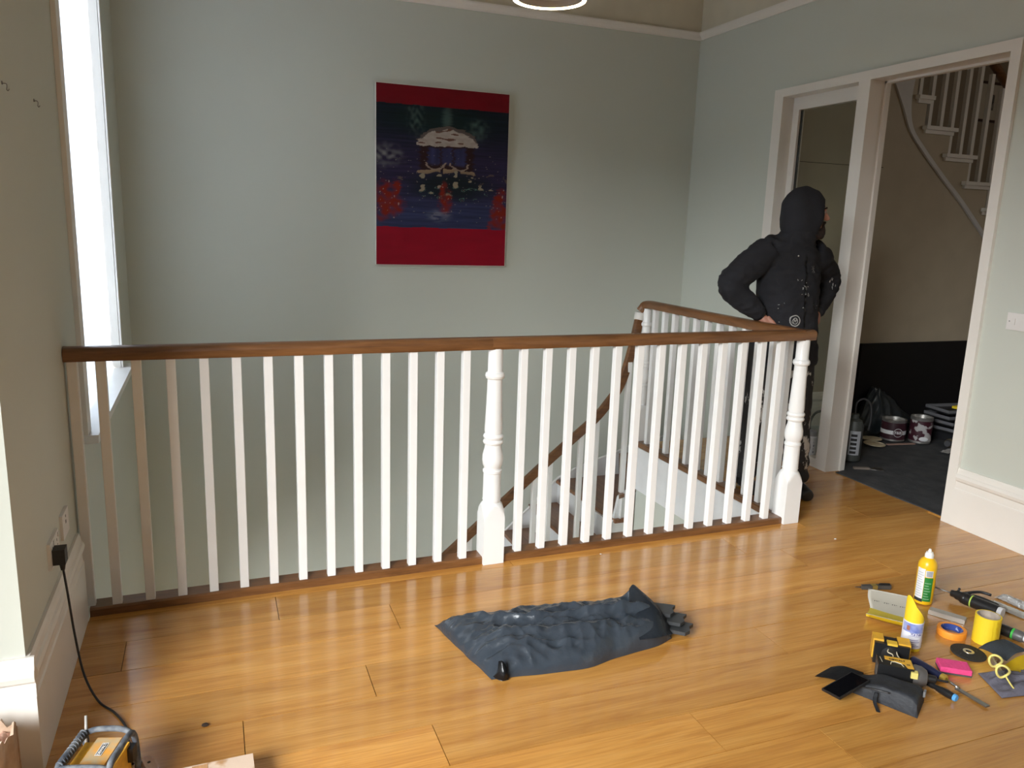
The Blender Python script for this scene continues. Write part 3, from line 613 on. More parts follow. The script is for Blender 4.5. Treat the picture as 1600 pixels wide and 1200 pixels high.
box('board', (-.125, -.06, .0005), (.11, .055, .055), mat('patchy_painted_wood', (.62, .47, .36), .7, col2=(.42, .23, .10), nscale=7, lo=.47, hi=.53, bump=.2, bscale=30), oc, bev=.006, seg=2)
box('paint_remnant', (-.05, -.055, .0545), (-.01, .05, .0558), wood('raw_oak', ((.42, .2, .08), (.5, .27, .12), (.56, .33, .16)), rough=.6, along='Y'), oc)

# ------------------------------------------------------------------ grey plastic package on the floor
PLG = mat('grey_polythene', (.026, .034, .045), .24, col2=(.032, .041, .053), nscale=9, bump=.3, bscale=30, spec=.6, detail=8)
bagm = thing('plastic_package', 'crumpled dark grey plastic bag wrapped around a flat bundle on the floorboards', 'bag', (1.70, -.72, 0))
def qd(u, v):
    # u along the length (left to right), v front to back; outline of the bundle on the floor
    f = spline_cache['f']; b = spline_cache['b']; k = u*(len(f)-1); i = min(int(k), len(f)-2); t = k-i
    p = f[i].lerp(f[i+1], t); q = b[i].lerp(b[i+1], t); return p.lerp(q, v)
spline_cache = {'f': spline([(1.345, -.862, 0), (1.53, -.888, 0), (1.70, -.90, 0), (1.83, -.875, 0), (2.0, -.85, 0), (2.10, -.815, 0)], 6), 'b': spline([(1.255, -.445, 0), (1.45, -.485, 0), (1.62, -.515, 0), (1.80, -.535, 0), (1.97, -.555, 0), (2.10, -.575, 0)], 6)}
def ridge(p, s, o): return 1-abs(noise.noise(p*s+Vector((o, o*1.7, 0))))*2
NU, NV = 190, 100; bm = B(); top = []; bot = []
for j in range(NV+1):
    rt_, rb_ = [], []
    for i in range(NU+1):
        u, v = i/NU, j/NV; p = qd(u, v)
        prf = (1-abs(2*v-1)**5)**.55*(1-abs(2*u-1)**9)**.5
        h = .088*prf*(.72+.28*math.sin(PI*min(1, u*1.0)))
        # diagonal pleats running from the torn front corner and from the open right hand end
        d1_ = (v-.55)*.9-(u-.25)*-.25; fold = .030*math.exp(-((v-(.62-.45*max(0, u-.28)))/.05)**2)*sm(.2, .34, u)*(1-sm(.86, .97, u))
        fold -= .022*math.exp(-((v-(.70-.42*max(0, u-.3)))/.045)**2)*sm(.28, .4, u)*(1-sm(.86, .97, u))
        fold += .020*math.exp(-((v-(.40-.30*(u-.1)))/.06)**2)*sm(.05, .15, u)*(1-sm(.5, .7, u))
        fold += .035*math.exp(-((u-.92+.10*(v-.5))/.045)**2)*sm(.3, .85, v)
        q = Vector((p.x*1.0+.03*noise.noise(p*6), p.y*1.5+.03*noise.noise(p*6+Vector((5, 0, 0))), 0))
        v1 = noise.voronoi(Vector((q.x*9+q.y*4, q.y*9, .3)))[0]; v2 = noise.voronoi(Vector((q.x*20, q.y*20-q.x*9, 1.7)))[0]
        cr = ((v1[0]-.35)*.040+(v2[0]-.35)*.015+ridge(q, 5, 3)**3*.010+noise.noise(q*40)*.001)*sm(0, .25, prf)
        h = max(.0035, h+(fold+cr)*prf)
        off = Vector((noise.noise(q*8)*.006, noise.noise(q*8+Vector((9, 9, 9)))*.006, 0))
        rt_.append(bm.verts.new(p+off+Vector((0, 0, h))-bagm.location)); rb_.append(bm.verts.new(p+off+Vector((0, 0, .0015))-bagm.location))
    top.append(rt_); bot.append(rb_)
for j in range(NV):
    for i in range(NU):
        bm.faces.new((top[j][i], top[j][i+1], top[j+1][i+1], top[j+1][i])); bm.faces.new((bot[j][i], bot[j+1][i], bot[j+1][i+1], bot[j][i+1]))
for i in range(NU):
    bm.faces.new((bot[0][i], bot[0][i+1], top[0][i+1], top[0][i])); bm.faces.new((top[NV][i], top[NV][i+1], bot[NV][i+1], bot[NV][i]))
for j in range(NV):
    bm.faces.new((top[j][0], top[j+1][0], bot[j+1][0], bot[j][0])); bm.faces.new((bot[j][NU], bot[j+1][NU], top[j+1][NU], top[j][NU]))
fin('wrapping', bm, PLG, bagm, smooth='auto')
def sheet(name, rows, m, par, th=.0012, smooth=True):
    """curved sheet through a grid of points, given a little thickness"""
    bm = B(); R_ = [[Vector(p) for p in spline(r, 6)] for r in rows]; cols = list(zip(*R_)); cols = [spline(list(c), 6) for c in cols]
    V_ = [[bm.verts.new(p-par.location if par is not None else p) for p in c] for c in cols]
    for a, b in zip(V_, V_[1:]):
        for i in range(len(a)-1): bm.faces.new((a[i], a[i+1], b[i+1], b[i]))
    bmesh.ops.solidify(bm, geom=bm.faces[:], thickness=th); return fin(name, bm, m, par, smooth=smooth)
# standing flap of the open mouth, torn corner tail and left-hand ear
sheet('mouth_flap', [[(1.93, -.86, .05), (2.02, -.865, .05), (2.11, -.81, .02)], [(1.95, -.74, .10), (2.05, -.74, .115), (2.12, -.74, .05)], [(2.015, -.615, .128), (2.035, -.612, .142), (2.06, -.63, .122)]], PLG, bagm)
sheet('torn_corner', [[(1.35, -.855, .004), (1.36, -.875, .035), (1.37, -.86, .065)], [(1.375, -.885, .003), (1.38, -.895, .035), (1.38, -.87, .07)], [(1.40, -.885, .003), (1.395, -.885, .03), (1.392, -.87, .055)]], mat('black_polythene', (.012, .013, .015), .25), bagm)
for k, (x, y, z, L_, rz, lb) in enumerate(((2.03, -.66, .062, .19, -.55, 'dark flat strip topmost of those poking out of the plastic bag'), (2.05, -.69, .042, .20, -.62, 'dark flat strip between the others poking out of the plastic bag'), (2.06, -.72, .022, .20, -.70, 'dark flat strip lowest of those poking out of the plastic bag'))):
    t = thing('packing_strip', lb, 'strip', (x, y, z), rz, 'strips inside the plastic bag'); bm = B()
    prism(bm, [(-.05, -.04), (L_-.06, -.045), (L_-.045, -.02), (L_-.052, .01), (L_-.04, .04), (-.05, .045)], (0, .014), 'z'); fin('slat', bm, mat('dark_strip', (.030, .032, .034), .5), t, bev=.002)

# ------------------------------------------------------------------ tools scattered by the doorway
TG = 'tools laid out on the floor'
# yellow glue bottle
gb = thing('glue_bottle', 'tall yellow squeeze bottle with white nozzle and green and white label', 'bottle', (3.325, -.875, 0), -.55)
bm = B(); lathe(bm, [(.030, .001), (.036, .004), (.038, .015), (.038, .165), (.0365, .182), (.030, .196), (.020, .206), (.0165, .209)], 36); fin('bottle_body', bm, YELB, gb, smooth='auto')
bm = B(); lathe(bm, [(.0175, .2085), (.0175, .222), (.0155, .225), (.0135, .232), (.007, .2335), (.0065, .24), (.0045, .246)], 24); fin('nozzle', bm, mat('white_nozzle', (.85, .83, .78), .35), gb, smooth='auto')
def wrap(name, r, a0, a1, z0, z1, m, par, n=14, th=.0005, ax=None):
    bm = B(); A_ = []; 
    for i in range(n+1):
        a = a0+(a1-a0)*i/n; A_.append([bm.verts.new((q*math.cos(a), q*math.sin(a), z)) for q, z in ((r, z0), (r, z1), (r+th, z1), (r+th, z0))])
    for p, q in zip(A_, A_[1:]):
        for k in range(4): bm.faces.new((p[k], p[(k+1) % 4], q[(k+1) % 4], q[k]))
    bm.faces.new(A_[0]); bm.faces.new(A_[-1][::-1]); return fin(name, bm, m, par, smooth='auto')
GRN = mat('label_green', (.02, .20, .035), .5); LBW = mat('label_white', (.72, .72, .74), .5); LBG = mat('label_grey_print', (.40, .41, .44), .5)
wrap('label', .0382, -2.95, -2.05, .03, .165, LBW, gb); wrap('label_panel', .0385, -2.02, -1.12, .02, .128, GRN, gb); wrap('barcode_panel', .0385, -1.98, -1.22, .131, .160, LBW, gb)
for k in range(9): wrap('barcode_line', .0391, -1.9, -1.30, .134+k*.0027, .1352+k*.0027, DARK, gb, 6, .0002)
for k in range(11): wrap('print_line', .0388, -2.88, -2.15-.1*(k % 3), .04+k*.0105, .0425+k*.0105, LBG, gb, 6, .0002)
for k in range(7): wrap('print_line', .0391, -1.95, -1.3-.12*(k % 3), .03+k*.012, .0325+k*.012, mat('label_pale_green', (.30, .5, .3), .5), gb, 6, .0002)
wrap('label_edge', .0384, -2.98, -1.98, .016, .03, DARK, gb)
# roll of yellow sandpaper in a printed sleeve
ro = thing('sandpaper_roll', 'yellow sandpaper roll standing in a blue and white printed sleeve', 'roll', (2.955, -1.150, 0), -.6)
bm = B(); n = 40
pts_lo = [(.034*math.cos(2*PI*i/n), .034*math.sin(2*PI*i/n)) for i in range(n)]
lo_, hi_, li_, hi2_ = [], [], [], []
for i, (x, y) in enumerate(pts_lo):
    a = 2*PI*i/n; h = .158+.042*math.cos(a-3.6)
    if math.cos(a-3.6) > .6: h += .05*(math.cos(a-3.6)-.6)
    lo_.append(bm.verts.new((x, y, .001))); hi_.append(bm.verts.new((x, y, h))); hi2_.append(bm.verts.new((x*.95, y*.95, h))); li_.append(bm.verts.new((x*.95, y*.95, .001)))
for i in range(n):
    j = (i+1) % n
    for a, b in ((lo_, hi_), (hi_, hi2_), (hi2_, li_), (li_, lo_)): bm.faces.new((a[i], a[j], b[j], b[i]))
fin('paper_roll', bm, YEL, ro, smooth='auto')
bm = B(); lathe(bm, [(.0352, .014), (.0362, .014), (.0362, .118), (.0352, .118), (.0352, .014)], 40, cap=False); fin('sleeve', bm, mat('sleeve_white', (.76, .76, .82), .4), ro, smooth='auto')
wrap('blue_band', .0364, -2.9, -.7, .078, .114, mat('sleeve_blue', (.12, .17, .48), .4, col2=(.35, .40, .66), nscale=30), ro)
wrap('house_motif', .0368, -2.42, -2.1, .085, .104, mat('motif_brown', (.35, .14, .09), .5), ro, 6)
for k, (z, a1) in enumerate(((.064, -1.0), (.048, -1.15), (.040, -1.0), (.030, -1.3), (.023, -1.0))): wrap('print_line', .0364, -2.15, a1, z, z+(.002 if k else .0012), mat('print_navy', (.10, .10, .30), .5), ro, 8, .0002)
# curved lettering, printed upside down on the sleeve
for k, ch in enumerate('MINI ROLL'):
    a = -1.02-k*.118
    if ch != ' ': text(ch, .014, MATS['print_navy'], ro, (.0366*math.cos(a), .0366*math.sin(a), .073), (-PI/2, 0, a+PI/2+PI*0), name='lettering').rotation_euler = (PI/2, PI, a+PI/2)
# utility knife
kn = thing('utility_knife', 'folding utility knife with black and brass handle beside the sandpaper sheet', 'knife', (3.215, -.71, 0), -.27)
bm = B(); prism(bm, [(-.06, -.008), (-.02, -.013), (.03, -.010), (.075, -.013), (.082, .0), (.07, .010), (.0, .012), (-.055, .009)], (.001, .018), 'z'); fin('handle', bm, mat('dark_grip', (.06, .055, .05), .5), kn, bev=.004, seg=2)
bm = B(); prism(bm, [(-.012, -.0135), (.012, -.0125), (.012, .0125), (-.012, .0115)], (.0005, .019), 'z'); fin('brass_band', bm, mat('dull_brass', (.42, .30, .08), .4, .6), kn, bev=.001)
bm = B(); prism(bm, [(-.088, .004), (-.058, -.008), (-.058, .006)], (.008, .0095), 'z'); fin('blade', bm, STEELD, kn)
bm = B(); prism(bm, [(.02, -.002), (.072, -.006), (.078, .004), (.03, .008)], (.0175, .024), 'z'); fin('lever', bm, BLACKP, kn, bev=.002)
# curled sandpaper sheet
ss = thing('sandpaper_sheet', 'curled sandpaper sheet with printed white back and yellow face', 'sandpaper', (3.08, -.90, 0))
P_ = [[(3.135, -.755, .034), (3.10, -.79, .018), (3.045, -.86, .006), (2.985, -.90, .006), (2.955, -.925, .030)], [(3.195, -.82, .036), (3.15, -.86, .018), (3.09, -.935, .006), (3.03, -.975, .006), (3.0, -.99, .034)], [(3.24, -.88, .040), (3.195, -.915, .022), (3.13, -.985, .006), (3.07, -1.03, .006), (3.04, -1.045, .036)]]
sheet('sheet', P_, mat('sandpaper_back', (.74, .71, .62), .8), ss, .0012)
P2 = [[Vector(p)+Vector((-.004, -.006, -.0025)) for p in r[2:]] for r in P_]
P2 = [[(2.999, -.893, .0035), (2.965, -.918, .012), (2.9475, -.93, .032)], [(3.043, -.968, .0035), (3.008, -.99, .014), (2.992, -.998, .036)], [(3.083, -1.023, .0035), (3.05, -1.045, .016), (3.033, -1.053, .038)]]
sheet('abrasive_face', P2, YEL, ss, .001)
sheet('abrasive_curl', [[(3.045, -.858, .0085), (3.02, -.878, .008), (2.985, -.898, .0085)], [(3.09, -.935, .0085), (3.06, -.958, .008), (3.03, -.973, .0085)], [(3.13, -.983, .0085), (3.10, -1.01, .008), (3.07, -1.028, .0085)]], mat('pale_yellow_paper', (.80, .66, .10), .7), ss, .0006)
for k, d in enumerate((.2, .45, .65, .85)):
    p = Vector((3.085, -.812, .0178)).lerp(Vector((3.175, -.937, .0218)), d)-ss.location
    for q, (du, dv, L_) in enumerate(((-.006, .006, .010), (0, 0, .012), (.006, -.004, .007))):
        box('printed_mark', (-L_/2, -.0012, 0), (L_/2, .0012, .0004), DARK, ss, loc=tuple(p+Vector((du, dv, .0004))), rot=(.25, .05, .6+.4*q))
# clear plastic case
cc = thing('clear_case', 'small flat clear plastic case behind the orange tape roll', 'case', (3.305, -1.015, 0), -1.05)
box('case', (-.068, -.02, .001), (.068, .02, .018), mat('clear_plastic', (.72, .64, .56), .15, trans=.55, spec=.6), cc, bev=.003)
box('case_lid', (-.066, -.018, .018), (.066, .018, .0205), MATS['clear_plastic'], cc, bev=.001)
# orange masking tape with blue core
ot = thing('tape_roll', 'orange masking tape roll with a blue printed core', 'tape', (3.20, -1.125, 0))
bm = B(); lathe(bm, [(.040, .0005), (.052, .0005), (.053, .003), (.053, .026), (.052, .028), (.040, .028), (.040, .0005)], 48, cap=False); fin('tape', bm, mat('orange_tape', (.88, .30, .025), .55), ot, smooth='auto')
bm = B(); lathe(bm, [(.0375, .001), (.0399, .001), (.0399, .0275), (.0375, .0275), (.0375, .001)], 48, cap=False); fin('core', bm, mat('blue_core', (.03, .06, .26), .5, col2=(.35, .4, .6), nscale=55, lo=.58, hi=.66), ot, smooth='auto')
# standing roll of yellow abrasive
yr = thing('sandpaper_roll', 'wide hollow yellow sandpaper roll with a torn edge standing by the grinding disc', 'roll', (3.285, -1.205, 0), -.5)
bm = B(); lathe(bm, [(.041, .0005), (.046, .0005), (.046, .112), (.041, .112), (.041, .0005)], 48, cap=False); fin('paper_roll', bm, YEL, yr, smooth='auto')
bm = B(); lathe(bm, [(.0385, .001), (.0408, .001), (.0408, .1125), (.0385, .1125), (.0385, .001)], 48, cap=False); fin('paper_lining', bm, mat('buff_paper', (.52, .43, .35), .9, col2=(.36, .30, .25), nscale=30), yr, smooth='auto')
bm = B(); rows_ = []
for i in range(15):
    z = .001+.1105*i/14; a = -1.05+.05*random.uniform(-1, 1); rows_.append([bm.verts.new((.0462*math.cos(a-.5), .0462*math.sin(a-.5), z)), bm.verts.new((.0480*math.cos(a), .0480*math.sin(a), z))])
for p, q in zip(rows_, rows_[1:]): bm.faces.new((p[0], p[1], q[1], q[0]))
bmesh.ops.solidify(bm, geom=bm.faces[:], thickness=.0012); fin('torn_edge', bm, YEL, yr)
# grinding disc
gd = thing('grinding_disc', 'black grinding disc with a metal centre ring', 'disc', (3.135, -1.255, 0), 0, rot=(.03, .02, 0))
bm = B(); lathe(bm, [(.014, .003), (.024, .002), (.060, .002), (.0615, .004), (.0615, .007), (.060, .0085), (.028, .0085), (.022, .011), (.014, .011), (.014, .003)], 48, cap=False); fin('disc', bm, mat('black_abrasive', (.018, .017, .016), .75, bump=.5, bscale=300), gd, smooth='auto')
bm = B(); lathe(bm, [(.011, .010), (.011, .0125), (.019, .0125), (.0195, .0112), (.011, .010)], 32, cap=False); fin('centre_ring', bm, mat('pale_steel_ring', (.62, .55, .42), .35, .7), gd, smooth='auto')
# pink sponge
sp = thing('sponge', 'pink sanding sponge with a grey underside on the floor', 'sponge', (2.975, -1.325, 0), -.62)
def bend(bm, k):
    for v in bm.verts: v.co.z += k*(v.co.x**2)
bm = B(); bx(bm, (-.052, -.034, .006), (.052, .034, .026)); bmesh.ops.subdivide_edges(bm, edges=bm.edges[:], cuts=6, use_grid_fill=True)
fin('foam', bm, mat('pink_foam', (.84, .07, .26), .85, col2=(.75, .06, .22), nscale=40, bump=.4, bscale=150), sp, bev=.002)
box('grit_layer', (-.052, -.034, .0005), (.052, .034, .006), mat('sponge_grit', (.09, .085, .08), .9), sp)
# wood chisel
ch = thing('wood_chisel', 'wood chisel with dark blue handle and brass ferrule', 'chisel', (2.872, -1.375, .017), -1.50)
RX = Matrix.Rotation(PI/2, 4, 'Y')
bm = B(); lathe(bm, [(.010, -.135), (.0155, -.131), (.0165, -.12), (.0165, -.06), (.0145, -.03), (.0135, -.012)], 20, RX); fin('handle', bm, mat('navy_handle', (.012, .018, .06), .35), ch, smooth='auto')
bm = B(); lathe(bm, [(.0150, -.012), (.0150, .004), (.0125, .006)], 20, RX); fin('ferrule', bm, mat('brass', (.62, .42, .08), .35, .6), ch, smooth='auto')
bm = B(); lathe(bm, [(.012, -.1378), (.0135, -.1345)], 20, RX); fin('end_cap', bm, MATS['brass'], ch)
bm = B(); tube(bm, [(.004, 0, 0), (.04, 0, -.003), (.055, 0, -.006)], [.006, .0045, .006], 12); fin('shank', bm, CHROME, ch, smooth=True)
bm = B(); prism(bm, [(.045, -.007), (.16, -.009), (.162, .009), (.045, .007)], (-.012, -.007), 'z'); fin('blade', bm, mat('steel_blade', (.30, .30, .30), .35, .9), ch, bev=.001)
# screwdriver
sd = thing('screwdriver', 'black handled screwdriver with a blue end cap next to the chisel', 'screwdriver', (2.80, -1.40, .014), -1.42)
bm = B(); lathe(bm, [(.0075, -.03), (.010, -.026), (.011, -.012), (.0085, .0), (.0125, .02), (.014, .045), (.0125, .066)], 20, RX); fin('handle', bm, BLACKP, sd, smooth='auto')
bm = B(); lathe(bm, [(.0125, .066), (.0125, .073), (.010, .0765)], 20, RX); fin('end_cap', bm, mat('sky_blue_cap', (.10, .36, .72), .4), sd, smooth='auto')
bm = B(); tube(bm, [(-.03, 0, 0), (-.11, 0, -.008)], .003, 10); fin('shaft', bm, CHROME, sd, smooth=True)
# cordless drill
dr = thing('cordless_drill', 'yellow and black cordless impact driver lying on its side with battery attached', 'drill', (2.745, -1.265, 0), -.70)
# local: handle runs along y from battery (+y) to motor head (-y); head axis along x
bm = B(); bx(bm, (-.062, .050, .001), (.056, .112, .082)); fin('battery', bm, BLACKP, dr, bev=.008, seg=2)
bt = bm = None
bm = B(); bx(bm, (-.066, .066, .012), (-.030, .116, .090)); fin('battery_side', bm, YELT, dr, bev=.007, seg=2)
bm = B(); bx(bm, (.018, .060, .012), (.060, .114, .088)); fin('battery_side', bm, YELT, dr, bev=.007, seg=2)
bm = B(); bx(bm, (-.020, .046, .080), (.014, .075, .088)); fin('battery_latch', bm, mat('latch_yellow', (.72, .46, .05), .4), dr, bev=.003)
bm = B(); bx(bm, (-.058, .104, .02), (.05, .120, .078)); fin('battery_rail', bm, mat('dusty_black', (.05, .045, .04), .7, col2=(.10, .09, .08), nscale=40), dr, bev=.004)
bm = B(); tube(bm, spline([(-.005, .055, .042), (-.003, .03, .042), (.004, -.01, .042), (.006, -.045, .042)], 4), [.034, .031, .028, .026, .025, .024, .024, .025, .026, .027, .028, .03, .033], 14); fin('grip', bm, RUBBER, dr, smooth=True)
for pts in ([(-.016, .04, .069), (-.02, .02, .067), (-.006, .008, .067), (-.004, -.015, .066), (.012, -.035, .069)], [(.010, .03, .0675), (.012, .005, .0655), (.022, -.018, .063)]):
    bm = B(); tube(bm, spline(pts, 5), .0022, 6); fin('grip_stripe', bm, mat('pale_stripe', (.62, .55, .40), .5), dr, smooth=True)
bm = B(); bx(bm, (-.064, -.104, .006), (.050, -.034, .080)); fin('motor_housing', bm, BLACKP, dr, bev=.018, seg=3, smooth='auto')
bm = B(); prism(bm, [(-.040, -.040), (.046, -.038), (.050, -.098), (.030, -.100), (.022, -.076), (-.012, -.066), (-.040, -.062)], (.070, .0815), 'z'); fin('side_shell', bm, YELT, dr, bev=.004, seg=2)
for pts in ([(-.020, -.074, .0805), (-.008, -.070, .0808), (.012, -.078, .0808), (.018, -.094, .079)], [(-.024, -.092, .079), (-.020, -.074, .0805)], [(-.055, -.05, .079), (-.050, -.085, .079)]):
    bm = B(); tube(bm, pts, .0016, 6); fin('housing_stripe', bm, MATS['pale_stripe'], dr)
bm = B(); bx(bm, (-.063, -.09, .02), (-.0655, -.05, .07)); fin('rear_vent', bm, mat('dusty_black', (.05, .045, .04), .7), dr)
text('DEWALT', .013, DARK, dr, (.0, -.0585, .0822), (0, 0, .06), bold=.0003)
text('XR', .009, DARK, dr, (.034, -.078, .0822), (0, 0, .06))
bm = B(); lathe(bm, [(.036, .050), (.0385, .058), (.036, .080), (.026, .096), (.016, .100)], 24, Matrix.Translation((0, -.068, .042)) @ RX); fin('gear_case', bm, mat('gear_grey', (.14, .13, .125), .5, .4), dr, smooth='auto')
bm = B(); lathe(bm, [(.013, .098), (.013, .125), (.010, .128), (.004, .128), (.004, .165)], 18, Matrix.Translation((0, -.068, .042)) @ RX); fin('chuck', bm, BLACKP, dr, smooth='auto')
bm = B(); bx(bm, (.040, -.112, .052), (.062, -.092, .074)); fin('lamp_tab', bm, mat('pale_tab', (.78, .66, .20), .4), dr, bev=.004)
# pouch, phone
po = thing('tool_pouch', 'worn black zip pouch lying on the floor under the phone', 'pouch', (2.585, -1.355, 0), -1.0)
NP = 40; bm = B(); tp, bt_ = [], []
LEATH = mat('worn_navy_leather', (.009, .010, .013), .65, col2=(.026, .030, .038), nscale=10, lo=.4, hi=.75, bump=.5, bscale=35)
for j in range(25):
    a_, b_ = [], []
    for i in range(NP+1):
        u, v = i/NP*2-1, j/12-1; e = (1-abs(u)**14)**.35*(1-abs(v)**10)**.35
        h = (.018+.044*sm(-.9, .2, u))*e+.005*noise.noise(Vector((u*3, v*3, 1)))*e
        x = u*.135; y = v*(.052+.012*u)
        a_.append(bm.verts.new((x, y, max(.003, h)))); b_.append(bm.verts.new((x, y, .001)))
    tp.append(a_); bt_.append(b_)
for j in range(24):
    for i in range(NP):
        bm.faces.new((tp[j][i], tp[j][i+1], tp[j+1][i+1], tp[j+1][i])); bm.faces.new((bt_[j][i], bt_[j+1][i], bt_[j+1][i+1], bt_[j][i+1]))
for i in range(NP):
    bm.faces.new((bt_[0][i], bt_[0][i+1], tp[0][i+1], tp[0][i])); bm.faces.new((tp[24][i], tp[24][i+1], bt_[24][i+1], bt_[24][i]))
for j in range(24):
    bm.faces.new((tp[j][0], tp[j+1][0], bt_[j+1][0], bt_[j][0])); bm.faces.new((bt_[j][NP], bt_[j+1][NP], tp[j+1][NP], tp[j][NP]))
fin('pouch_body', bm, LEATH, po, smooth='auto')
def lsheet(name, rows, m, par, th=.002):
    bm = B(); R_ = [spline(r, 6) for r in rows]; cols = [spline(list(c), 6) for c in zip(*R_)]
    V_ = [[bm.verts.new(p) for p in c] for c in cols]
    for a, b in zip(V_, V_[1:]):
        for i in range(len(a)-1): bm.faces.new((a[i], a[i+1], b[i+1], b[i]))
    bmesh.ops.solidify(bm, geom=bm.faces[:], thickness=th); return fin(name, bm, m, par, smooth=True)
lsheet('flap', [[(-.20, -.045, .012), (-.19, .0, .010), (-.17, .055, .014)], [(-.15, -.055, .028), (-.14, 0, .032), (-.13, .06, .030)], [(-.07, -.05, .034), (-.06, 0, .036), (-.06, .05, .036)]], LEATH, po)
bm = B(); tube(bm, spline([(.045, -.063, .055), (.0, -.066, .052), (-.06, -.06, .038)], 6), .0022, 6); fin('zip', bm, BLACKP, po, smooth=True)
lsheet('pull_strap', [[(.0, -.068, .045), (.0, -.085, .02), (.02, -.115, .003)], [(.012, -.068, .045), (.013, -.087, .02), (.032, -.112, .003)]], LEATH, po)
bm = B(); bx(bm, (.132, .03, .03), (.139, .05, .05)); fin('worn_tab', bm, mat('grey_scuff', (.18, .18, .18), .8), po, bev=.003)
ph = thing('mobile_phone', 'black smartphone resting face up on the pouch strap', 'phone', (2.468, -1.325, .040), .14, rot=(-.10, -.16, .14))
bm = B(); bx(bm, (-.076, -.037, -.004), (.076, .037, .004)); fin('case', bm, BLACKP, ph, bev=.0035, seg=2)
box('screen', (-.072, -.033, .0038), (.072, .033, .0043), mat('screen_glass', (.003, .003, .004), .06, spec=.4), ph)
# sealant gun pair
def sealant_gun(name, label, loc, rz, nozzle, accent):
    t = thing(name, label, 'sealant gun', loc, rz)
    bm = B(); tube(bm, [(.02, 0, .03), (.15, 0, .03)], .0255, 24); fin('cartridge_frame', bm, BLACKP, t, smooth='auto')
    bm = B(); tube(bm, [(.045, 0, .03), (.050, 0, .03)], .0265, 24); fin('accent_ring', bm, accent, t, smooth='auto')
    bm = B(); tube(bm, [(.152, 0, .03), (.17, 0, .03)], .0215, 20); fin('cartridge_end', bm, LBW, t, smooth='auto')
    bm = B(); tube(bm, spline([(.025, 0, .03), (-.01, 0, .033), (-.04, .0, .032)], 4), [.0255]*3+[.02]*3+[.015]*3, 16); fin('body', bm, BLACKP, t, smooth=True)
    bm = B(); tube(bm, [(-.035, 0, .032), (-.035-nozzle, 0, .026)], .0032, 8); fin('push_rod', bm, STEELD, t, smooth=True)
    bm = B(); tube(bm, spline([(.0, .02, .035), (.045, .055, .03), (.10, .066, .025), (.12, .062, .024)], 5), [.010]*4+[.011]*8+[.012]*4, 10); fin('handle', bm, RUBBER, t, smooth=True)
    bm = B(); tube(bm, spline([(.01, .01, .05), (.05, .05, .062), (.09, .068, .06)], 5), .006, 8); fin('trigger', bm, BLACKP, t, smooth=True)
    bm = B(); tube(bm, [(-.015, 0, .045), (-.012, .004, .066)], .005, 8); fin('release_catch', bm, BLACKP, t, smooth=True)
    return t
sealant_gun('sealant_gun', 'black sealant gun with a long steel rod pointing at the yellow bottle', (3.475, -.935, 0), -1.33, .14, mat('lime_ring', (.45, .62, .10), .4))
sg = thing('sealant_cartridge', 'black and green applicator with a white nozzle behind the hollow yellow roll', 'applicator', (3.395, -1.175, .024), -1.32)
bm = B(); tube(bm, [(-.05, 0, 0), (.05, 0, 0)], .022, 24); fin('barrel', bm, BLACKP, sg, smooth='auto')
bm = B(); tube(bm, [(.052, 0, 0), (.060, 0, 0)], .0228, 24); fin('green_ring', bm, mat('bright_green', (.05, .42, .06), .4), sg, smooth='auto')
bm = B(); tube(bm, [(.06, 0, 0), (.085, 0, 0), (.095, 0, 0)], [.022, .022, .017], 24); fin('collar', bm, mat('grey_collar', (.10, .10, .10), .4), sg, smooth='auto')
bm = B(); tube(bm, [(.095, 0, 0), (.12, 0, 0), (.17, 0, -.002)], [.013, .0125, .006], 18); fin('nozzle', bm, LBW, sg, smooth='auto')
for k, (x, y, rz, L_, lb) in enumerate(((3.625, -1.05, -1.42, .13, 'flattened silver foil sachet under the sealant gun handle'), (3.70, -1.02, -1.5, .12, 'rolled silver foil tube beside the right baseboard'))):
    t = thing('foil_packet', lb, 'packet', (x, y, .001), rz, 'foil packets behind the tools')
    bm = B(); bmesh.ops.create_grid(bm, x_segments=24, y_segments=10, size=1)
    for v in bm.verts:
        q = v.co.copy(); v.co = Vector((q.x*L_*.6, q.y*(.028 if k == 0 else .016), .004+(.010 if k == 0 else .026)*(1-abs(q.y)**2.5)*(1-abs(q.x)**6)+.003*noise.noise(q*6+Vector((k, 2, 1)))))
    bmesh.ops.solidify(bm, geom=bm.faces[:], thickness=.002); fin('foil', bm, mat('crumpled_foil', (.66, .66, .66), .28, .85, bump=.5, bscale=60), t)
    box('end_crimp', (-L_*.66, -.02, .001), (-L_*.58, .02, .005), mat('beige_tab', (.52, .42, .33), .7), t)
# loose sheets, gloves and goggles at the right edge
gs = thing('grey_abrasive_sheet', 'folded dark grey abrasive sheet leaning over a yellow sheet', 'sandpaper', (3.26, -1.30, 0))
sheet('sheet', [[(3.185, -1.255, .016), (3.22, -1.262, .036), (3.27, -1.265, .042)], [(3.19, -1.29, .022), (3.235, -1.285, .045), (3.29, -1.29, .05)], [(3.20, -1.36, .018), (3.25, -1.355, .036), (3.31, -1.36, .04)]], mat('blue_grey_abrasive', (.075, .09, .105), .8, bump=.4, bscale=300), gs, .0015)
ys = thing('yellow_abrasive_sheet', 'creased yellow sandpaper sheet under the dark grey one', 'sandpaper', (3.24, -1.40, 0))
sheet('sheet', [[(3.185, -1.365, .008), (3.25, -1.365, .030), (3.33, -1.37, .034)], [(3.165, -1.40, .010), (3.24, -1.405, .022), (3.33, -1.41, .03)], [(3.17, -1.435, .022), (3.23, -1.44, .012), (3.33, -1.75, .020)]], YEL, ys, .0015)
gl = thing('grey_cloth', 'crumpled grey cloth lying under the yellow sandpaper and goggles', 'cloth', (3.14, -1.46, 0))
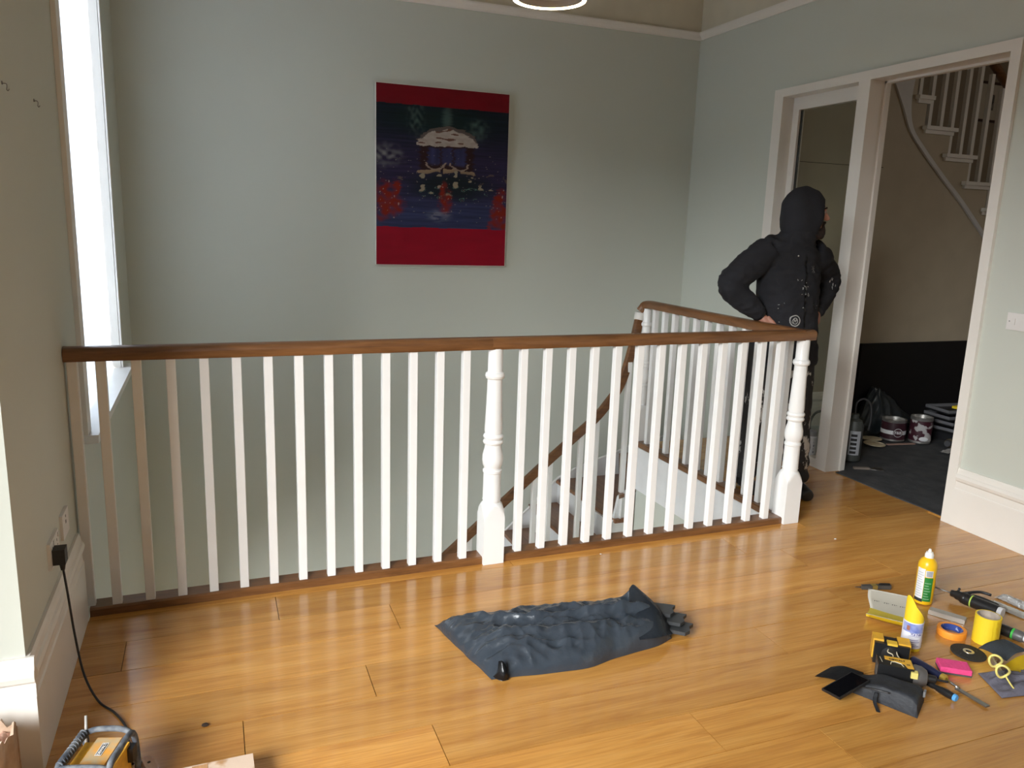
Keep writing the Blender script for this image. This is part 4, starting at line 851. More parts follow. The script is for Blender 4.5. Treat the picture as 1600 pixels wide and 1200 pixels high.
bm = B(); bmesh.ops.create_grid(bm, x_segments=50, y_segments=40, size=1)
for v in bm.verts:
    q = v.co.copy(); e = (1-abs(q.x)**6)*(1-abs(q.y)**6)
    v.co = Vector((q.x*.125+.03*q.y, q.y*.07-.02*q.x, .004+e*(.010+.012*(ridge(q, 1.1, 4)**2)+.010*noise.noise(q*2.7))))
bmesh.ops.solidify(bm, geom=bm.faces[:], thickness=.002); fin('cloth', bm, mat('slate_cloth', (.13, .125, .16), .9, bump=.3, bscale=120), gl, smooth=True)
go = thing('safety_goggles', 'yellow rimmed safety goggles lying on the grey cloth', 'goggles', (3.075, -1.425, .040), rot=(-.75, 0, .98)); go.location.z = .052
for s_ in (-1, 1):
    lp = [(s_*(.036+.032*math.cos(a)), .021*math.sin(a)*(1+.15*s_*math.cos(a)), .010*math.cos(a)**2) for a in [2*PI*i/28 for i in range(29)]]
    bm = B(); tube(bm, lp, .0042, 8); fin('rim', bm, mat('pale_yellow_rim', (.86, .74, .22), .4), go, smooth=True)
    bm = B(); vs2 = [bm.verts.new((s_*(.036+.030*math.cos(2*PI*i/28)), .0195*math.sin(2*PI*i/28)*(1+.15*s_*math.cos(2*PI*i/28)), .009*math.cos(2*PI*i/28)**2)) for i in range(28)]
    cv = bm.verts.new((s_*.036, 0, .008))
    for i in range(28): bm.faces.new((vs2[i], vs2[(i+1) % 28], cv))
    fin('lens', bm, glassy('goggle_lens', (.55, .55, .58), .25, .05) if 'goggle_lens' not in MATS else MATS['goggle_lens'], go, smooth=True)
    bm = B(); tube(bm, spline([(s_*.067, 0, .008), (s_*.072, .004, -.02), (s_*.068, .006, -.055)], 5), .003, 6); fin('temple', bm, MATS['pale_yellow_rim'], go, smooth=True)
bm = B(); tube(bm, spline([(-.006, .006, .008), (0, .010, .010), (.006, .006, .008)], 4), .004, 8); fin('bridge', bm, MATS['pale_yellow_rim'], go, smooth=True)
# flakes of plaster on the boards
for k, (x, y, s_, lb) in enumerate(((3.47, -.20, .006, 'tiny white plaster crumb on the floor beyond the corner newel'), (.42, -.83, .011, 'dark splinter of wood on the boards near the offcut'), (2.20, -.02, .005, 'tiny pale crumb on the floor in front of the balusters'))):
    t = bm = B(); bmesh.ops.create_icosphere(bm, subdivisions=2, radius=s_)
    for v in bm.verts: v.co = Vector((v.co.x*(1+.5*noise.noise(v.co*300)), v.co.y*.8, v.co.z*.4+s_*.4))
    tag(fin('floor_crumb', bm, mat('plaster_crumb', (.8, .78, .74), .9) if k != 1 else mat('dark_splinter', (.05, .03, .02), .9), None, (x, y, .0006)), lb, 'debris')

# ------------------------------------------------------------------ things in the hall and on the sidelight cill
ds = thing('dust_sheet', 'dark grey dust sheet spread over the hall floor beyond the doorway', 'dust sheet', (5.4, .65, 0))
NXs, NYs = 70, 60; bm = B(); G = []; G2 = []
for j in range(NYs+1):
    r1, r2 = [], []
    for i in range(NXs+1):
        u, v = i/NXs, j/NYs; y = -.145+(1.58+.145)*v; x0 = 4.322+.012*noise.noise(Vector((v*6, 1, 0)))+.02*sm(.7, 1, v)
        if y > PY0-.03: x0 = max(x0, XR+.15)
        x = x0+(7.6-x0)*u**1.4; p = Vector((x, y, 0))
        h = .004+.006*max(0, noise.noise(p*3.1))+.004*max(0, noise.noise(Vector((x*9, y*2, 3))))
        r1.append(bm.verts.new(Vector((x, y, h))-ds.location)); r2.append(bm.verts.new(Vector((x, y, .0008))-ds.location))
    G.append(r1); G2.append(r2)
for j in range(NYs):
    for i in range(NXs): bm.faces.new((G[j][i], G[j][i+1], G[j+1][i+1], G[j+1][i]))
    bm.faces.new((G[j][0], G[j+1][0], G2[j+1][0], G2[j][0]))
for i in range(NXs): bm.faces.new((G2[0][i], G2[0][i+1], G[0][i+1], G[0][i]))
SHEET = mat('charcoal_sheet', (.032, .034, .038), .8, col2=(.055, .057, .06), nscale=9, bump=.3, bscale=30, detail=8)
fin('sheet', bm, SHEET, ds, smooth=True)
bb_ = thing('black_board', 'large flat black panel leaning against the wall under the upper stairs', 'panel', (5.9, 1.598, .008))
box('panel', (-.62, -.03, .01), (.80, 0, .705), mat('matt_black', (.004, .004, .005), .55), bb_, bev=.003)
hp_ = thing('plastic_sheet_heap', 'heap of dark plastic sheeting peaked against the black panel behind the tins', 'plastic sheet', (5.5, 1.46, .006))
bm = B(); bmesh.ops.create_grid(bm, x_segments=60, y_segments=36, size=1)
for v in bm.verts:
    q = v.co.copy(); x = q.x*.42; y = q.y*.095
    pk = max(0, 1-abs(x+.09)/(.19 if x < -.09 else .48)); h = .34*pk**.85*sm(-1.25, .25, q.y)
    h += pk*.04*(ridge(Vector((q.x*2, q.y, 0)), 2.2, 5)-.3)+.012*noise.noise(q*4)
    v.co = Vector((x+.02*noise.noise(q*3), y, max(.008, h+.01)))
bmesh.ops.solidify(bm, geom=bm.faces[:], thickness=.004); fin('sheeting', bm, mat('dark_polythene', (.018, .024, .028), .35, bump=.4, bscale=14), hp_, smooth=True)
TIN = mat('tin_steel', (.55, .54, .52), .35, .8, col2=(.42, .40, .38), nscale=14)
def tin(label, loc, rz, r, h, lab, lid=False):
    t = thing('paint_tin', label, 'paint tin', loc, rz, 'paint tins on the dust sheet')
    bm = B(); lathe(bm, [(r*.96, .001), (r, .004), (r, h-.006), (r*1.02, h-.003), (r*1.02, h), (r*.88, h), (r*.86, h-.014), (r*.86, h-.02)], 40); fin('can', bm, TIN, t, smooth='auto')
    wrap('label', r+.0006, -PI-.6, .4, h*.10, h*.88, lab, t, 40)
    bm = B(); tube(bm, spline([(-r*1.02, 0, h*.72), (-r*1.05, -.03, h*.5), (-r*.75, -r*.8, h*.38), (0, -r*1.08, h*.33), (r*.75, -r*.8, h*.38), (r*1.05, -.03, h*.5), (r*1.02, 0, h*.72)], 6), .0018, 6) if lid else tube(bm, spline([(-r*1.02, 0, h*.75), (-r*.7, .06, h*1.0), (r*.7, .06, h*1.0), (r*1.02, 0, h*.75)], 6), .0018, 6)
    fin('wire_handle', bm, STEELD, t, smooth=True); return t
AUB = mat('aubergine_label', (.030, .008, .014), .45, col2=(.05, .012, .02), nscale=10)
t1 = tin('dark paint tin with a round F and B badge on a pale band', (5.385, 1.265, .012), -.45, .088, .165, AUB)
wrap('pale_band', .0892, -PI-.4, .2, .055, .085, LBW, t1, 36)
bm = B(); lathe(bm, [(0, .0), (.036, .0), (.036, .003), (.0, .003)], 28, Matrix.Translation((0, -.0895, .072)) @ Matrix.Rotation(PI/2, 4, 'X')); fin('badge', bm, AUB, t1)
bm = B(); lathe(bm, [(.030, 0), (.033, 0), (.033, .0036), (.030, .0036), (.030, 0)], 28, Matrix.Translation((0, -.0897, .072)) @ Matrix.Rotation(PI/2, 4, 'X'), cap=False); fin('badge_ring', bm, LBW, t1)
text('F&B', .030, LBW, t1, (0, -.0932, .072), (PI/2, 0, 0), bold=.0006)
t2 = tin('silver paint tin with a mottled dark label beside the badged tin', (5.535, 1.150, .012), -.5, .078, .20, mat('mottled_label', (.05, .012, .02), .4, col2=(.42, .40, .40), nscale=16, lo=.52, hi=.56))
bm = B(); ellipsoid(bm, (0, -.079, .04), (.034, .003, .017)); fin('label_oval', bm, LBW, t2, smooth=True)
for (x, y, z, rx, lb) in ((5.10, 1.16, .018, .03, 'cream crusted paint tin lid flat on the dust sheet'), (5.20, 1.29, .018, -.04, 'cream crusted paint tin lid overlapping another beside the badged tin')):
    t = thing('tin_lid', lb, 'lid', (x, y, z), .4, 'tin lids on the dust sheet', rot=(rx, .03, .4)); bm = B()
    lathe(bm, [(.0, .004), (.060, .004), (.063, .0005), (.072, .0005), (.076, .003), (.078, .008), (.074, .010), (.068, .006), (.062, .0075), (0, .0075)], 36); fin('lid', bm, mat('cream_paint_lid', (.48, .40, .26), .5, col2=(.58, .50, .35), nscale=25), t, smooth='auto')
t = thing('stir_stick', 'flat wooden stir stick lying in front of the badged tin', 'stick', (5.34, 1.14, .006), -.15); box('stick', (-.12, -.012, .001), (.12, .012, .007), mat('pinkish_wood', (.40, .25, .20), .7), t, bev=.002)
for k in range(4):
    lb = ['thin black tray lowest in the stack beside the right jamb', 'thin black tray second from the bottom of the stack beside the right jamb', 'thin black tray third up in the stack beside the right jamb', 'thin black tray topmost in the stack, with a yellow pad on it'][k]
    t = thing('black_tray', lb, 'tray', (5.90+.015*(k % 2), 1.17, .092+k*.046), .15-.09*k, 'stacked black trays')
    bm = B(); bx(bm, (-.19, -.12, 0), (.19, .12, .012)); fin('tray_base', bm, BLACKP, t, bev=.004)
    bm = B()
    for a, b in (((-.19, -.12), (.19, -.112)), ((-.19, .112), (.19, .12)), ((-.19, -.112), (-.182, .112)), ((.182, -.112), (.19, .112))): bx(bm, (*a, .012), (*b, .034))
    fin('tray_rim', bm, mat('grey_rim', (.14, .14, .15), .5), t)
t = thing('yellow_pad', 'small yellow pad on top of the black trays', 'pad', (5.89, 1.10, .266), .1); box('pad', (-.07, -.045, 0), (.07, .045, .018), YEL, t, bev=.003)
sup = thing('tool_crate', 'low black crate carrying the stack of trays in the hall', 'crate', (5.95, 1.19, .013), .1)
bm = B(); bx(bm, (-.17, -.10, 0), (.17, .10, .075)); fin('crate_body', bm, mat('crate_black', (.012, .012, .014), .5), sup, bev=.006)
for k in range(3): box('crate_rib', (-.12+k*.1, -.106, .005), (-.09+k*.1, -.10, .07), MATS['crate_black'], sup, bev=.001)
gr = thing('angle_grinder', 'dark angle grinder lying on the dust sheet right of the tins', 'grinder', (5.70, .985, .050), .35)
bm = B(); tube(bm, [(-.13, 0, 0), (-.10, 0, 0), (.02, 0, 0), (.05, 0, 0), (.06, 0, 0)], [.022, .030, .026, .033, .030], 18); fin('motor_body', bm, mat('grinder_grey', (.05, .05, .055), .45), gr, smooth='auto')
bm = B(); lathe(bm, [(.026, -.03), (.030, .0), (.028, .022), (.016, .03)], 20, Matrix.Translation((.085, 0, 0))); fin('gear_head', bm, STEELD, gr, smooth='auto')
bm = B(); tube(bm, [(-.102, 0, 0), (-.09, 0, 0)], .0305, 18); fin('collar', bm, mat('dull_gold', (.30, .22, .08), .4, .5), gr, smooth='auto')
bm = B(); lathe(bm, [(.05, -.036), (.05, -.031), (0, -.031)], 28, Matrix.Translation((.085, 0, 0))); fin('disc', bm, mat('disc_dark', (.03, .028, .026), .8), gr)
t = thing('paper_scrap', 'crumpled pale scrap of paper on the dust sheet near the trays', 'scrap', (5.55, .88, .014), .3); bm = B(); bmesh.ops.create_grid(bm, x_segments=16, y_segments=8, size=1)
for v in bm.verts: v.co = Vector((v.co.x*.11, v.co.y*.03, .006+.008*noise.noise(v.co*3)))
bmesh.ops.solidify(bm, geom=bm.faces[:], thickness=.001); fin('paper', bm, mat('grey_paper', (.34, .33, .32), .8), t)
def bottle(name, label, loc, r, h, body, lab, cap, printm):
    t = thing(name, label, 'bottle', loc, -.75)
    bm = B(); lathe(bm, [(r*.92, .0005), (r, .006), (r, h*.74), (r*.8, h*.80), (r*.46, h*.84)], 28); fin('bottle_body', bm, body, t, smooth='auto')
    bm = B(); lathe(bm, [(r*.80, h*.79), (r*.86, h*.80), (r*.86, h*.97), (r*.78, h)], 24); fin('cap', bm, cap, t, smooth='auto')
    wrap('label', r+.0003, -2.6, -.4, h*.06, h*.68, lab, t)
    for k in range(4):
        for a in range(2): wrap('print_block', r+.0009, -1.95+a*.75, -1.75+a*.7-.1*(k % 2), h*(.10+.135*k), h*(.185+.135*k), printm, t, 5, .0002)
    return t
bottle('cleaner_bottle', 'small white bottle with blue print standing on the sidelight cill', (XR+.030, .958, .0625), .036, .165, LBW, LBW, mat('grey_cap', (.34, .34, .36), .5), mat('print_blue', (.02, .04, .13), .5))
t = thing('paper_scrap', 'yellow paper scrap lying on the white sidelight cill', 'scrap', (XR+.045, 1.06, .0630), .5); bm = B(); prism(bm, [(-.05, -.03), (.055, -.02), (.04, .03), (-.03, .028)], (0, .002), 'z'); fin('paper', bm, mat('yellow_scrap', (.75, .62, .15), .7), t)
jr = thing('plastic_kettle', 'clear plastic paint kettle with a dark arched handle behind the sidelight glass', 'kettle', (XR+.24, 1.13, .012))
bm = B(); lathe(bm, [(.060, .001), (.066, .006), (.078, .17), (.082, .172), (.080, .176), (.075, .17), (.063, .01), (0, .008)], 32); fin('kettle_body', bm, mat('milky_plastic', (.62, .68, .66), .3, trans=.3), jr, smooth='auto')
bm = B(); tube(bm, spline([(-.079, 0, .165), (-.082, 0, .23), (-.045, 0, .288), (.02, 0, .30), (.07, 0, .255), (.08, 0, .165)], 6), .0085, 10); fin('handle', bm, mat('dark_hose', (.03, .03, .032), .5), jr, smooth=True)
cn = thing('spray_canister', 'grey spray canister with a black hose standing in the hall behind the centre post', 'canister', (XR+.34, .905, .012))
bm = B(); lathe(bm, [(.055, .001), (.062, .008), (.062, .25), (.05, .285), (.025, .30), (.025, .33)], 28); fin('tank', bm, mat('canister_grey', (.06, .065, .06), .45), cn, smooth='auto')
wrap('label', .0625, -2.7, -1.5, .05, .22, LBG, cn)
for k in range(5): wrap('print_block', .0631, -2.55, -1.9, .06+k*.03, .078+k*.03, DARK, cn, 5, .0002)
bm = B(); tube(bm, spline([(0, 0, .32), (-.01, -.01, .41), (.03, -.03, .44), (.075, -.05, .40), (.085, -.055, .30), (.08, -.05, .22)], 6), .007, 10); fin('hose', bm, MATS['dark_hose'], cn, smooth=True)
t = thing('scraper', 'small flat scraper on the dust sheet by the centre post foot', 'scraper', (4.60, .70, .008), -.4); bm = B(); prism(bm, [(-.10, -.008), (0, -.012), (.03, -.03), (.08, -.035), (.08, .035), (.03, .03), (0, .012), (-.10, .008)], (0, .006), 'z'); fin('blade', bm, STEELD, t, bev=.001)
box('grip', (-.11, -.012, -.001), (-.005, .012, .012), mat('taupe_grip', (.22, .18, .15), .6), t, bev=.003)

# ------------------------------------------------------------------ the man behind the balustrade
def remeshed(name, parts, voxel, smooth_it, wrinkle=None):
    bm = B()
    for f in parts: f(bm)
    bmesh.ops.recalc_face_normals(bm, faces=bm.faces)
    me = bpy.data.meshes.new('tmp'); bm.to_mesh(me); bm.free(); o = bpy.data.objects.new('tmp', me); COL.objects.link(o)
    r = o.modifiers.new('r', 'REMESH'); r.mode = 'VOXEL'; r.voxel_size = voxel; s_ = o.modifiers.new('s', 'SMOOTH'); s_.iterations = smooth_it; s_.factor = .5
    dg = bpy.context.evaluated_depsgraph_get(); me2 = bpy.data.meshes.new_from_object(o.evaluated_get(dg)); me2.name = name
    bpy.data.objects.remove(o); bpy.data.meshes.remove(me)
    if wrinkle:
        vn = [v.normal.copy() for v in me2.vertices]
        for v, nn in zip(me2.vertices, vn): v.co += nn*wrinkle(v.co)
    for p in me2.polygons: p.use_smooth = True
    return me2
def loft(bm, rings, n=28):
    """rings: (cx, cy, z, rx, ry)"""
    R_ = [[bm.verts.new((cx+rx*math.cos(2*PI*i/n), cy+ry*math.sin(2*PI*i/n), z)) for i in range(n)] for cx, cy, z, rx, ry in rings]
    for a, b in zip(R_, R_[1:]):
        for i in range(n): bm.faces.new((a[i], a[(i+1) % n], b[(i+1) % n], b[i]))
    bm.faces.new(R_[0][::-1]); bm.faces.new(R_[-1])
def limb(bm, pts, rad, n=18):
    P = spline(pts, 6); R_ = []
    for i in range(len(P)):
        k = i/6; j = min(int(k), len(rad)-2); R_.append(rad[j]+(rad[j+1]-rad[j])*(k-j))
    tube(bm, P, R_, n)
MAN = Vector((3.645, .56, 0)); 
HD = Vector((.062, -.026, 1.655)); ha = math.atan2(-.52, .85); HX = Vector((math.cos(ha), math.sin(ha), 0)); HY = Vector((-HX.y, HX.x, 0))
HROT = Matrix((HX, HY, Vector((0, 0, 1)))).transposed()
def hp3(f, l, u): return HD+HX*f+HY*l+Vector((0, 0, u))       # head frame: forward, to the person's left, up
ARM = {-1: [(-.155, .015, 1.435), (-.215, .015, 1.405), (-.31, .01, 1.33), (-.40, .005, 1.255), (-.325, -.02, 1.175), (-.22, -.05, 1.09)],
       1: [(.155, .02, 1.435), (.215, .03, 1.405), (.305, .08, 1.345), (.385, .11, 1.275), (.31, .06, 1.185), (.215, -.01, 1.095)]}
LEGR = [(-.092, .01, .95), (-.105, .02, .80), (-.115, .03, .50), (-.118, .07, .28), (-.12, .085, .07)]
LEGL = [(.092, .0, .95), (.105, -.015, .80), (.12, -.045, .50), (.125, -.07, .28), (.13, -.085, .07)]
def hand(bm, w0, d, side, nrm):
    """palm and five fingers growing from the wrist w0 along d; nrm points away from the hip"""
    w0, d, nrm = Vector(w0), Vector(d).normalized(), Vector(nrm).normalized(); s_ = d.cross(nrm).normalized()*side
    nrm = s_.cross(d).normalized()*side
    limb(bm, [w0-d*.02, w0+d*.03, w0+d*.075], [.024, .026, .022], 14)
    for k in range(4):
        b = w0+d*.03+s_*(-.024+.016*k); e = w0+d*.08+s_*(-.032+.0213*k); tube(bm, [b, e], [.014, .0115], 10)
        L_ = (.062, .074, .070, .054)[3-k]; k1 = e+d*L_*.42-nrm*.006; k2 = k1+d*L_*.32-nrm*.016; k3 = k2+d*L_*.22-nrm*.02
        tube(bm, [e-d*.01, e, k1, k2, k3], [.0105, .0105, .0095, .0088, .0075], 10)
    b = w0+d*.022+s_*.022; tube(bm, [b, b+s_*.028+d*.02, b+s_*.042+d*.048-nrm*.006, b+s_*.044+d*.072-nrm*.014], [.015, .0125, .0105, .0085], 10)
def body(bm):
    ellipsoid(bm, HD+Vector((0, 0, .018)), (.098, .076, .105), HROT, 28)             # skull
    ellipsoid(bm, hp3(.030, 0, -.055), (.062, .056, .062), HROT, 24)                  # jaw and cheek
    ellipsoid(bm, hp3(.066, 0, -.088), (.026, .028, .020), HROT)                      # chin
    tube(bm, [hp3(.088, 0, .022), hp3(.103, 0, .0), hp3(.116, 0, -.018), hp3(.098, 0, -.026)], [.009, .011, .013, .009], 12)   # nose
    tube(bm, [hp3(.084, -.04, .034), hp3(.093, 0, .036), hp3(.084, .04, .034)], [.009, .010, .009], 10)                       # brow
    tube(bm, [hp3(.086, -.02, -.056), hp3(.096, 0, -.054), hp3(.086, .02, -.056)], [.006, .008, .006], 8)                      # lips
    for s_ in (-1, 1): ellipsoid(bm, hp3(-.012, s_*.076, -.006), (.020, .009, .030), HROT, 14)                                # ears
    tube(bm, [(.01, .015, 1.40), hp3(-.02, 0, -.10), hp3(-.015, 0, -.03)], [.062, .056, .056], 18)
    loft(bm, [(0, 0, .86, .155, .105), (0, 0, .95, .165, .112), (0, 0, 1.08, .150, .104), (0, 0, 1.2, .160, .108), (0, .005, 1.34, .172, .106), (0, .01, 1.42, .135, .085), (.005, .012, 1.47, .07, .06)])
    for s_ in (-1, 1):
        limb(bm, ARM[s_], [.055, .05, .044, .04, .036, .027], 14)
    limb(bm, LEGR, [.085, .08, .058, .05, .04]); limb(bm, LEGL, [.085, .08, .058, .05, .04])
    hand(bm, (-.218, -.052, 1.085), (.34, -.42, -.62), 1, (-.8, -.5, .1)); hand(bm, (.213, -.012, 1.09), (-.34, -.48, -.62), -1, (.8, -.5, .1))
SKIN = mat('skin', (.46, .22, .15), .5, col2=(.42, .19, .13), nscale=12)
pe = thing('person', 'man in a hooded black jacket and paint-splashed trousers standing hands on hips looking aside', 'person', MAN)
bme = remeshed('body', [body], .0055, 2); new('body', bme, SKIN, pe)
BLK = mat('black_jacket_fabric', (.016, .016, .019), .85, col2=(.021, .021, .025), nscale=5, bump=.2, bscale=220, spec=.25)
def splash(name, col, th, scale):
    m = bpy.data.materials.new(name); m.use_nodes = True; nt = m.node_tree; p = nt.nodes['Principled BSDF']; p.inputs['Roughness'].default_value = .75
    tc = nt.nodes.new('ShaderNodeTexCoord'); n = nt.nodes.new('ShaderNodeTexNoise'); n.inputs['Scale'].default_value = scale; n.inputs['Detail'].default_value = 6; n.inputs['Roughness'].default_value = .7
    mp = nt.nodes.new('ShaderNodeMapping'); mp.inputs['Scale'].default_value = (1, 1, .55); nt.links.new(tc.outputs['Object'], mp.inputs[0])
    r = nt.nodes.new('ShaderNodeValToRGB'); r.color_ramp.elements[0].position = th; r.color_ramp.elements[1].position = th+.03; r.color_ramp.elements[0].color = (*col, 1); r.color_ramp.elements[1].color = (.55, .52, .48, 1)
    nt.links.new(mp.outputs[0], n.inputs['Vector']); nt.links.new(n.outputs['Fac'], r.inputs[0]); nt.links.new(r.outputs[0], p.inputs['Base Color']); MATS[name] = m; return m
TRS = splash('paint_splashed_trousers', (.016, .014, .014), .555, 12)
def jacket(bm):
    loft(bm, [(.01, -.01, .775, .182, .138), (.01, -.015, .80, .200, .156), (.005, -.012, .88, .206, .160), (0, -.005, 1.0, .196, .150), (0, 0, 1.18, .190, .138), (0, .005, 1.32, .200, .132), (0, .01, 1.40, .172, .112), (.005, .012, 1.46, .112, .09), (.012, .01, 1.51, .088, .082)])
    for s_ in (-1, 1): limb(bm, ARM[s_], [.088, .086, .080, .076, .068, .046], 18)
    loft(bm, [(0, .015, 1.37, .205, .125), (.005, .016, 1.43, .185, .122), (.012, .016, 1.475, .142, .112), (.025, .010, 1.52, .116, .106), (.04, -.004, 1.565, .104, .104), (.045, -.008, 1.60, .08, .09)])
    # collar of the hood lying on shoulders and back
    tube(bm, spline([(-.10, -.03, 1.47), (-.11, .06, 1.49), (0, .115, 1.50), (.11, .07, 1.485), (.10, -.03, 1.465)], 5), .040, 12)
def wr(co):
    q = Vector((co.x*9, co.y*9, co.z*16)); a = noise.noise(q)*.009+(1-abs(noise.noise(q*1.7+Vector((4, 4, 4))))*2)*.006
    d = min((Vector(co)-Vector(ARM[s_][3])).length for s_ in (-1, 1)); a += math.sin((co.z*1.0+co.x*.6)*95)*.0045*max(0, 1-d/.16)
    b = max(0, 1-abs(co.z-.98)/.16); return a+b*.006*math.sin(co.x*30+co.z*55+co.y*20)
jm = remeshed('jacket', [jacket], .011, 3, wr)
# hem cut: jacket ends cleanly
ja = new('jacket', jm, BLK, pe)
def trousers(bm):
    loft(bm, [(0, 0, .84, .165, .122), (0, 0, .92, .168, .12), (0, 0, .99, .155, .11)])
    limb(bm, LEGR, [.108, .105, .082, .078, .074]); limb(bm, LEGL, [.108, .105, .082, .078, .074])
tm = remeshed('trousers', [trousers], .012, 3, lambda co: noise.noise(Vector((co.x*8, co.y*8, co.z*13)))*.008+max(0, 1-abs(co.z-.15)/.2)*.007*math.sin(co.z*70))
new('trousers', tm, TRS, pe)
for s_, (fx, fy_), dr_ in ((-1, (-.12, .085), (-.25, -1)), (1, (.125, -.085), (-.22, -1))):
    d = Vector((*dr_, 0)).normalized(); f0 = Vector((fx, fy_, 0))
    def boot(bm):
        limb(bm, [f0-d*.055+Vector((0, 0, .045)), f0+Vector((0, 0, .05)), f0+d*.09+Vector((0, 0, .042)), f0+d*.175+Vector((0, 0, .036))], [.042, .046, .044, .036], 16)
        tube(bm, [f0+Vector((0, 0, .04)), f0-d*.01+Vector((0, 0, .13))], [.05, .048], 16)
    bo = remeshed('boot', [boot], .008, 2)
    for v in bo.vertices: v.co.z = max(v.co.z, .003)
    b_ = new('boot', bo, mat('black_boot', (.014, .013, .013), .5), pe)
# hood: a shell round the head, open towards the face
bm = B(); bmesh.ops.create_uvsphere(bm, u_segments=48, v_segments=36, radius=1)
dele = []
for v in bm.verts:
    c = v.co.copy(); f, l, u = c.x, c.y, c.z
    fr_ = .130 if f > 0 else .136
    v.co = Vector((f*fr_-.014, l*.108, u*(.150 if u > 0 else .175)+.004))
    v.co.z += .012*max(0, u)*max(0, .3-f)
    if u < 0: v.co.x += -.02*u*u*(1 if f < 0 else 1.5); v.co.y *= 1+.12*(-u)
    lim = .083+.20*min(0, v.co.z+.0)+.12*max(0, v.co.z)                 # opening slants back towards the chin
    if v.co.x > lim and v.co.z < .118: dele.append(v)
    elif v.co.z < -.155: dele.append(v)
bmesh.ops.delete(bm, geom=dele, context='VERTS')
for v in bm.verts:
    q = v.co.copy(); v.co += v.co.normalized()*(noise.noise(Vector((q.x*16, q.y*16, q.z*7)))*.012+noise.noise(q*30)*.003); v.co = HROT @ v.co + HD
bmesh.ops.solidify(bm, geom=bm.faces[:], thickness=.010)
hm = fin('hood', bm, BLK, pe, smooth=True)
# beard, moustache, brow, eye
def beard(bm):
    for a in range(-8, 9):
        t_ = a/8*1.45; p = hp3(-.005+.077*math.cos(t_), .060*math.sin(t_), -.062-.040*math.cos(t_)); q = hp3(.0+.090*math.cos(t_), .058*math.sin(t_), -.098-.034*math.cos(t_)); tube(bm, [p+Vector((0, 0, .03*abs(math.sin(t_)))), p, q], [.013, .021, .017], 10)
    ellipsoid(bm, hp3(.072, 0, -.092), (.036, .044, .040), HROT)
    ellipsoid(bm, hp3(.082, 0, -.066), (.020, .030, .018), HROT)
    tube(bm, [hp3(.080, -.034, -.062), hp3(.096, -.014, -.041), hp3(.101, 0, -.039), hp3(.096, .014, -.041), hp3(.080, .034, -.062)], [.007, .008, .008, .008, .007], 10)
bd = remeshed('beard', [beard], .006, 2, lambda co: noise.noise(Vector(co)*90)*.003)
HAIR = mat('dark_brown_hair', (.012, .006, .004), .85, col2=(.028, .011, .006), nscale=60, bump=.6, bscale=180)
new('beard', bd, HAIR, pe)
for s_ in (-1, 1):
    bm = B(); tube(bm, [hp3(.083, s_*.045, .036), hp3(.095, s_*.030, .042), hp3(.097, s_*.012, .036)], [.004, .0055, .004], 8); fin('eyebrow', bm, HAIR, pe, smooth=True)
    bm = B(); ellipsoid(bm, hp3(.079, s_*.031, .016), (.012, .013, .0105), HROT, 16); ey = fin('eye', bm, mat('eye_white', (.62, .58, .54), .2), pe, smooth=True)
    bm = B(); ellipsoid(bm, hp3(.0895, s_*.031, .016), (.003, .0055, .0055), HROT, 12); fin('iris', bm, mat('iris_dark', (.03, .018, .01), .2), ey, smooth=True)
# cuffs, hem band, zip, badge and chest emblem laid on the jacket surface
from mathutils.bvhtree import BVHTree
bv = BVHTree.FromPolygons([v.co for v in jm.vertices], [tuple(p.vertices) for p in jm.polygons])
for s_ in (-1, 1):
    a, b = Vector(ARM[s_][-1]), Vector(ARM[s_][-2]); d = (a-b).normalized(); bm = B(); tube(bm, [a-d*.045, a-d*.02, a+d*.012], [.045, .041, .037], 18); fin('cuff', bm, RUBBER, pe, smooth=True)
def on_jacket(p, d, lift=.0015):
    h, nn, i, _ = bv.ray_cast(Vector(p), Vector(d)); return (h+nn*lift, nn) if h else (None, None)
WPR = mat('white_print', (.66, .65, .63), .7)
def surf_strip(pts, wd, m, name, d=(0, 1, 0)):
    bm = B(); prev = None
    for i, p in enumerate(pts):
        t_ = (Vector(pts[min(i+1, len(pts)-1)])-Vector(pts[max(i-1, 0)])).normalized(); s__ = t_.cross(Vector(d)).normalized()*wd
        h1, _ = on_jacket(Vector(p)-s__, d, .002); h2, _ = on_jacket(Vector(p)+s__, d, .002)
        if h1 is None or h2 is None: prev = None; continue
        cur = (bm.verts.new(h1), bm.verts.new(h2))
        if prev: bm.faces.new((prev[0], prev[1], cur[1], cur[0]))
        prev = cur
    bmesh.ops.solidify(bm, geom=bm.faces[:], thickness=-.0015); return fin(name, bm, m, pe)
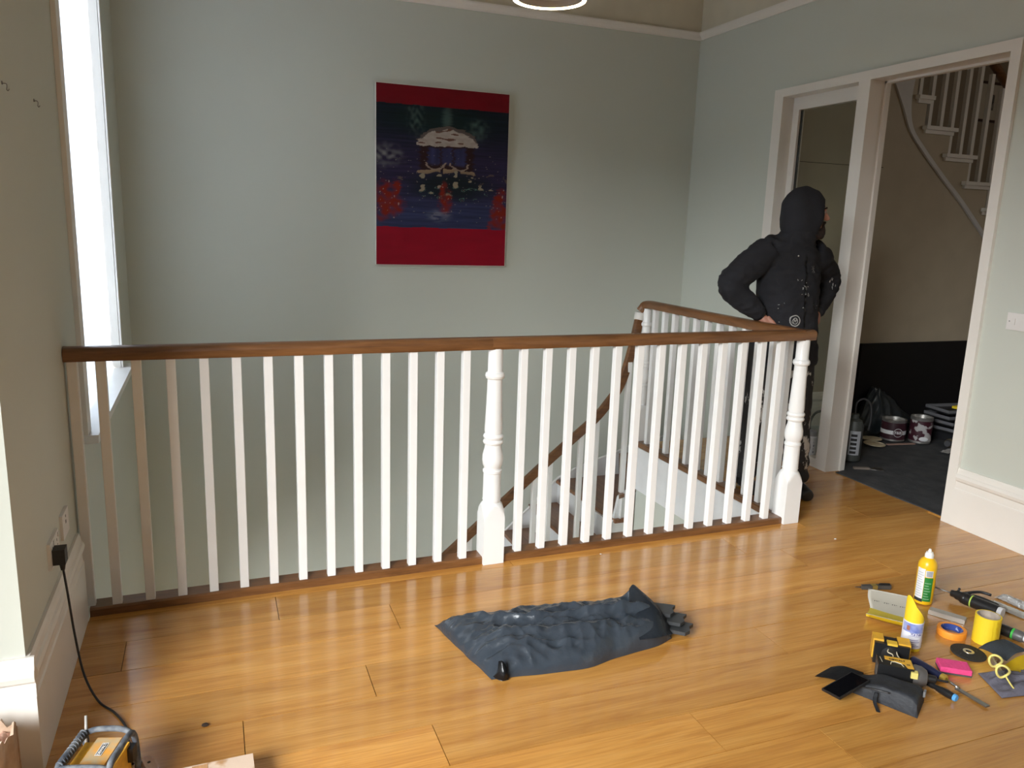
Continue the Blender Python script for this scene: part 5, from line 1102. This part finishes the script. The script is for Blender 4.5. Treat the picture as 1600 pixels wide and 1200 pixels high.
surf_strip([(.012+.004*math.sin(z*9), -1, z) for z in [.84+.012*i for i in range(50)]], .006, mat('zip_black', (.006, .006, .007), .3), 'zip')
def circ(cx, cz, r): return [(cx+r*math.cos(2*PI*i/32), -1, cz+r*math.sin(2*PI*i/32)) for i in range(33)]
bgx, bgz = -.052, 1.062
surf_strip(circ(bgx, bgz, .030), .0032, WPR, 'badge_ring')
for pts in ([(-.018, -.008), (-.010, .010), (0, .016), (.010, .010), (.016, -.006), (.006, -.018), (-.008, -.016), (-.018, -.008)], [(-.008, -.012), (-.002, .004), (.006, -.008)], [(-.010, .004), (-.004, .010)], [(.004, .008), (.010, .0)]):
    surf_strip([(bgx+p.x, -1, bgz+p.z) for p in spline([(a, 0, b) for a, b in pts], 5)], .0022, WPR, 'badge_mark')
for pts in ([(-.014, .018), (0, 0), (.012, -.02)], [(.012, .02), (0, 0), (-.012, -.018)], [(-.016, 0), (.016, .004)], [(0, .022), (.002, -.02)]):
    surf_strip([(.066+p.x, -1, 1.352+p.z) for p in spline([(a, 0, b) for a, b in pts], 4)], .002, mat('faded_print', (.26, .25, .24), .7), 'chest_emblem')
rnd = random.Random(4)
for k in range(26):
    x, z = (rnd.gauss(.0, .022), rnd.gauss(1.235, .04)) if k < 17 else (rnd.uniform(-.15, .12), rnd.uniform(1.0, 1.3)); L_ = rnd.uniform(.003, .014) if k < 17 else .003
    surf_strip([(x, -1, z), (x+rnd.uniform(-.003, .003), -1, z+L_*.5), (x+rnd.uniform(-.006, .006), -1, z+L_)], rnd.uniform(.001, .0035) if k < 17 else .0012, WPR, 'paint_splash')
for k in range(7):
    x, z = rnd.gauss(.33, .012), rnd.gauss(1.25, .015); surf_strip([(x, -1, z), (x+.003, -1, z+rnd.uniform(.005, .016))], rnd.uniform(.0015, .004), WPR, 'paint_splash')
h, nn = on_jacket((-.035, -1, 1.425), (0, 1, 0), .001)
if h: 
    bm = B(); ellipsoid(bm, h, (.006, .003, .006), None, 12); fin('hood_eyelet', bm, CHROME, pe, smooth=True)
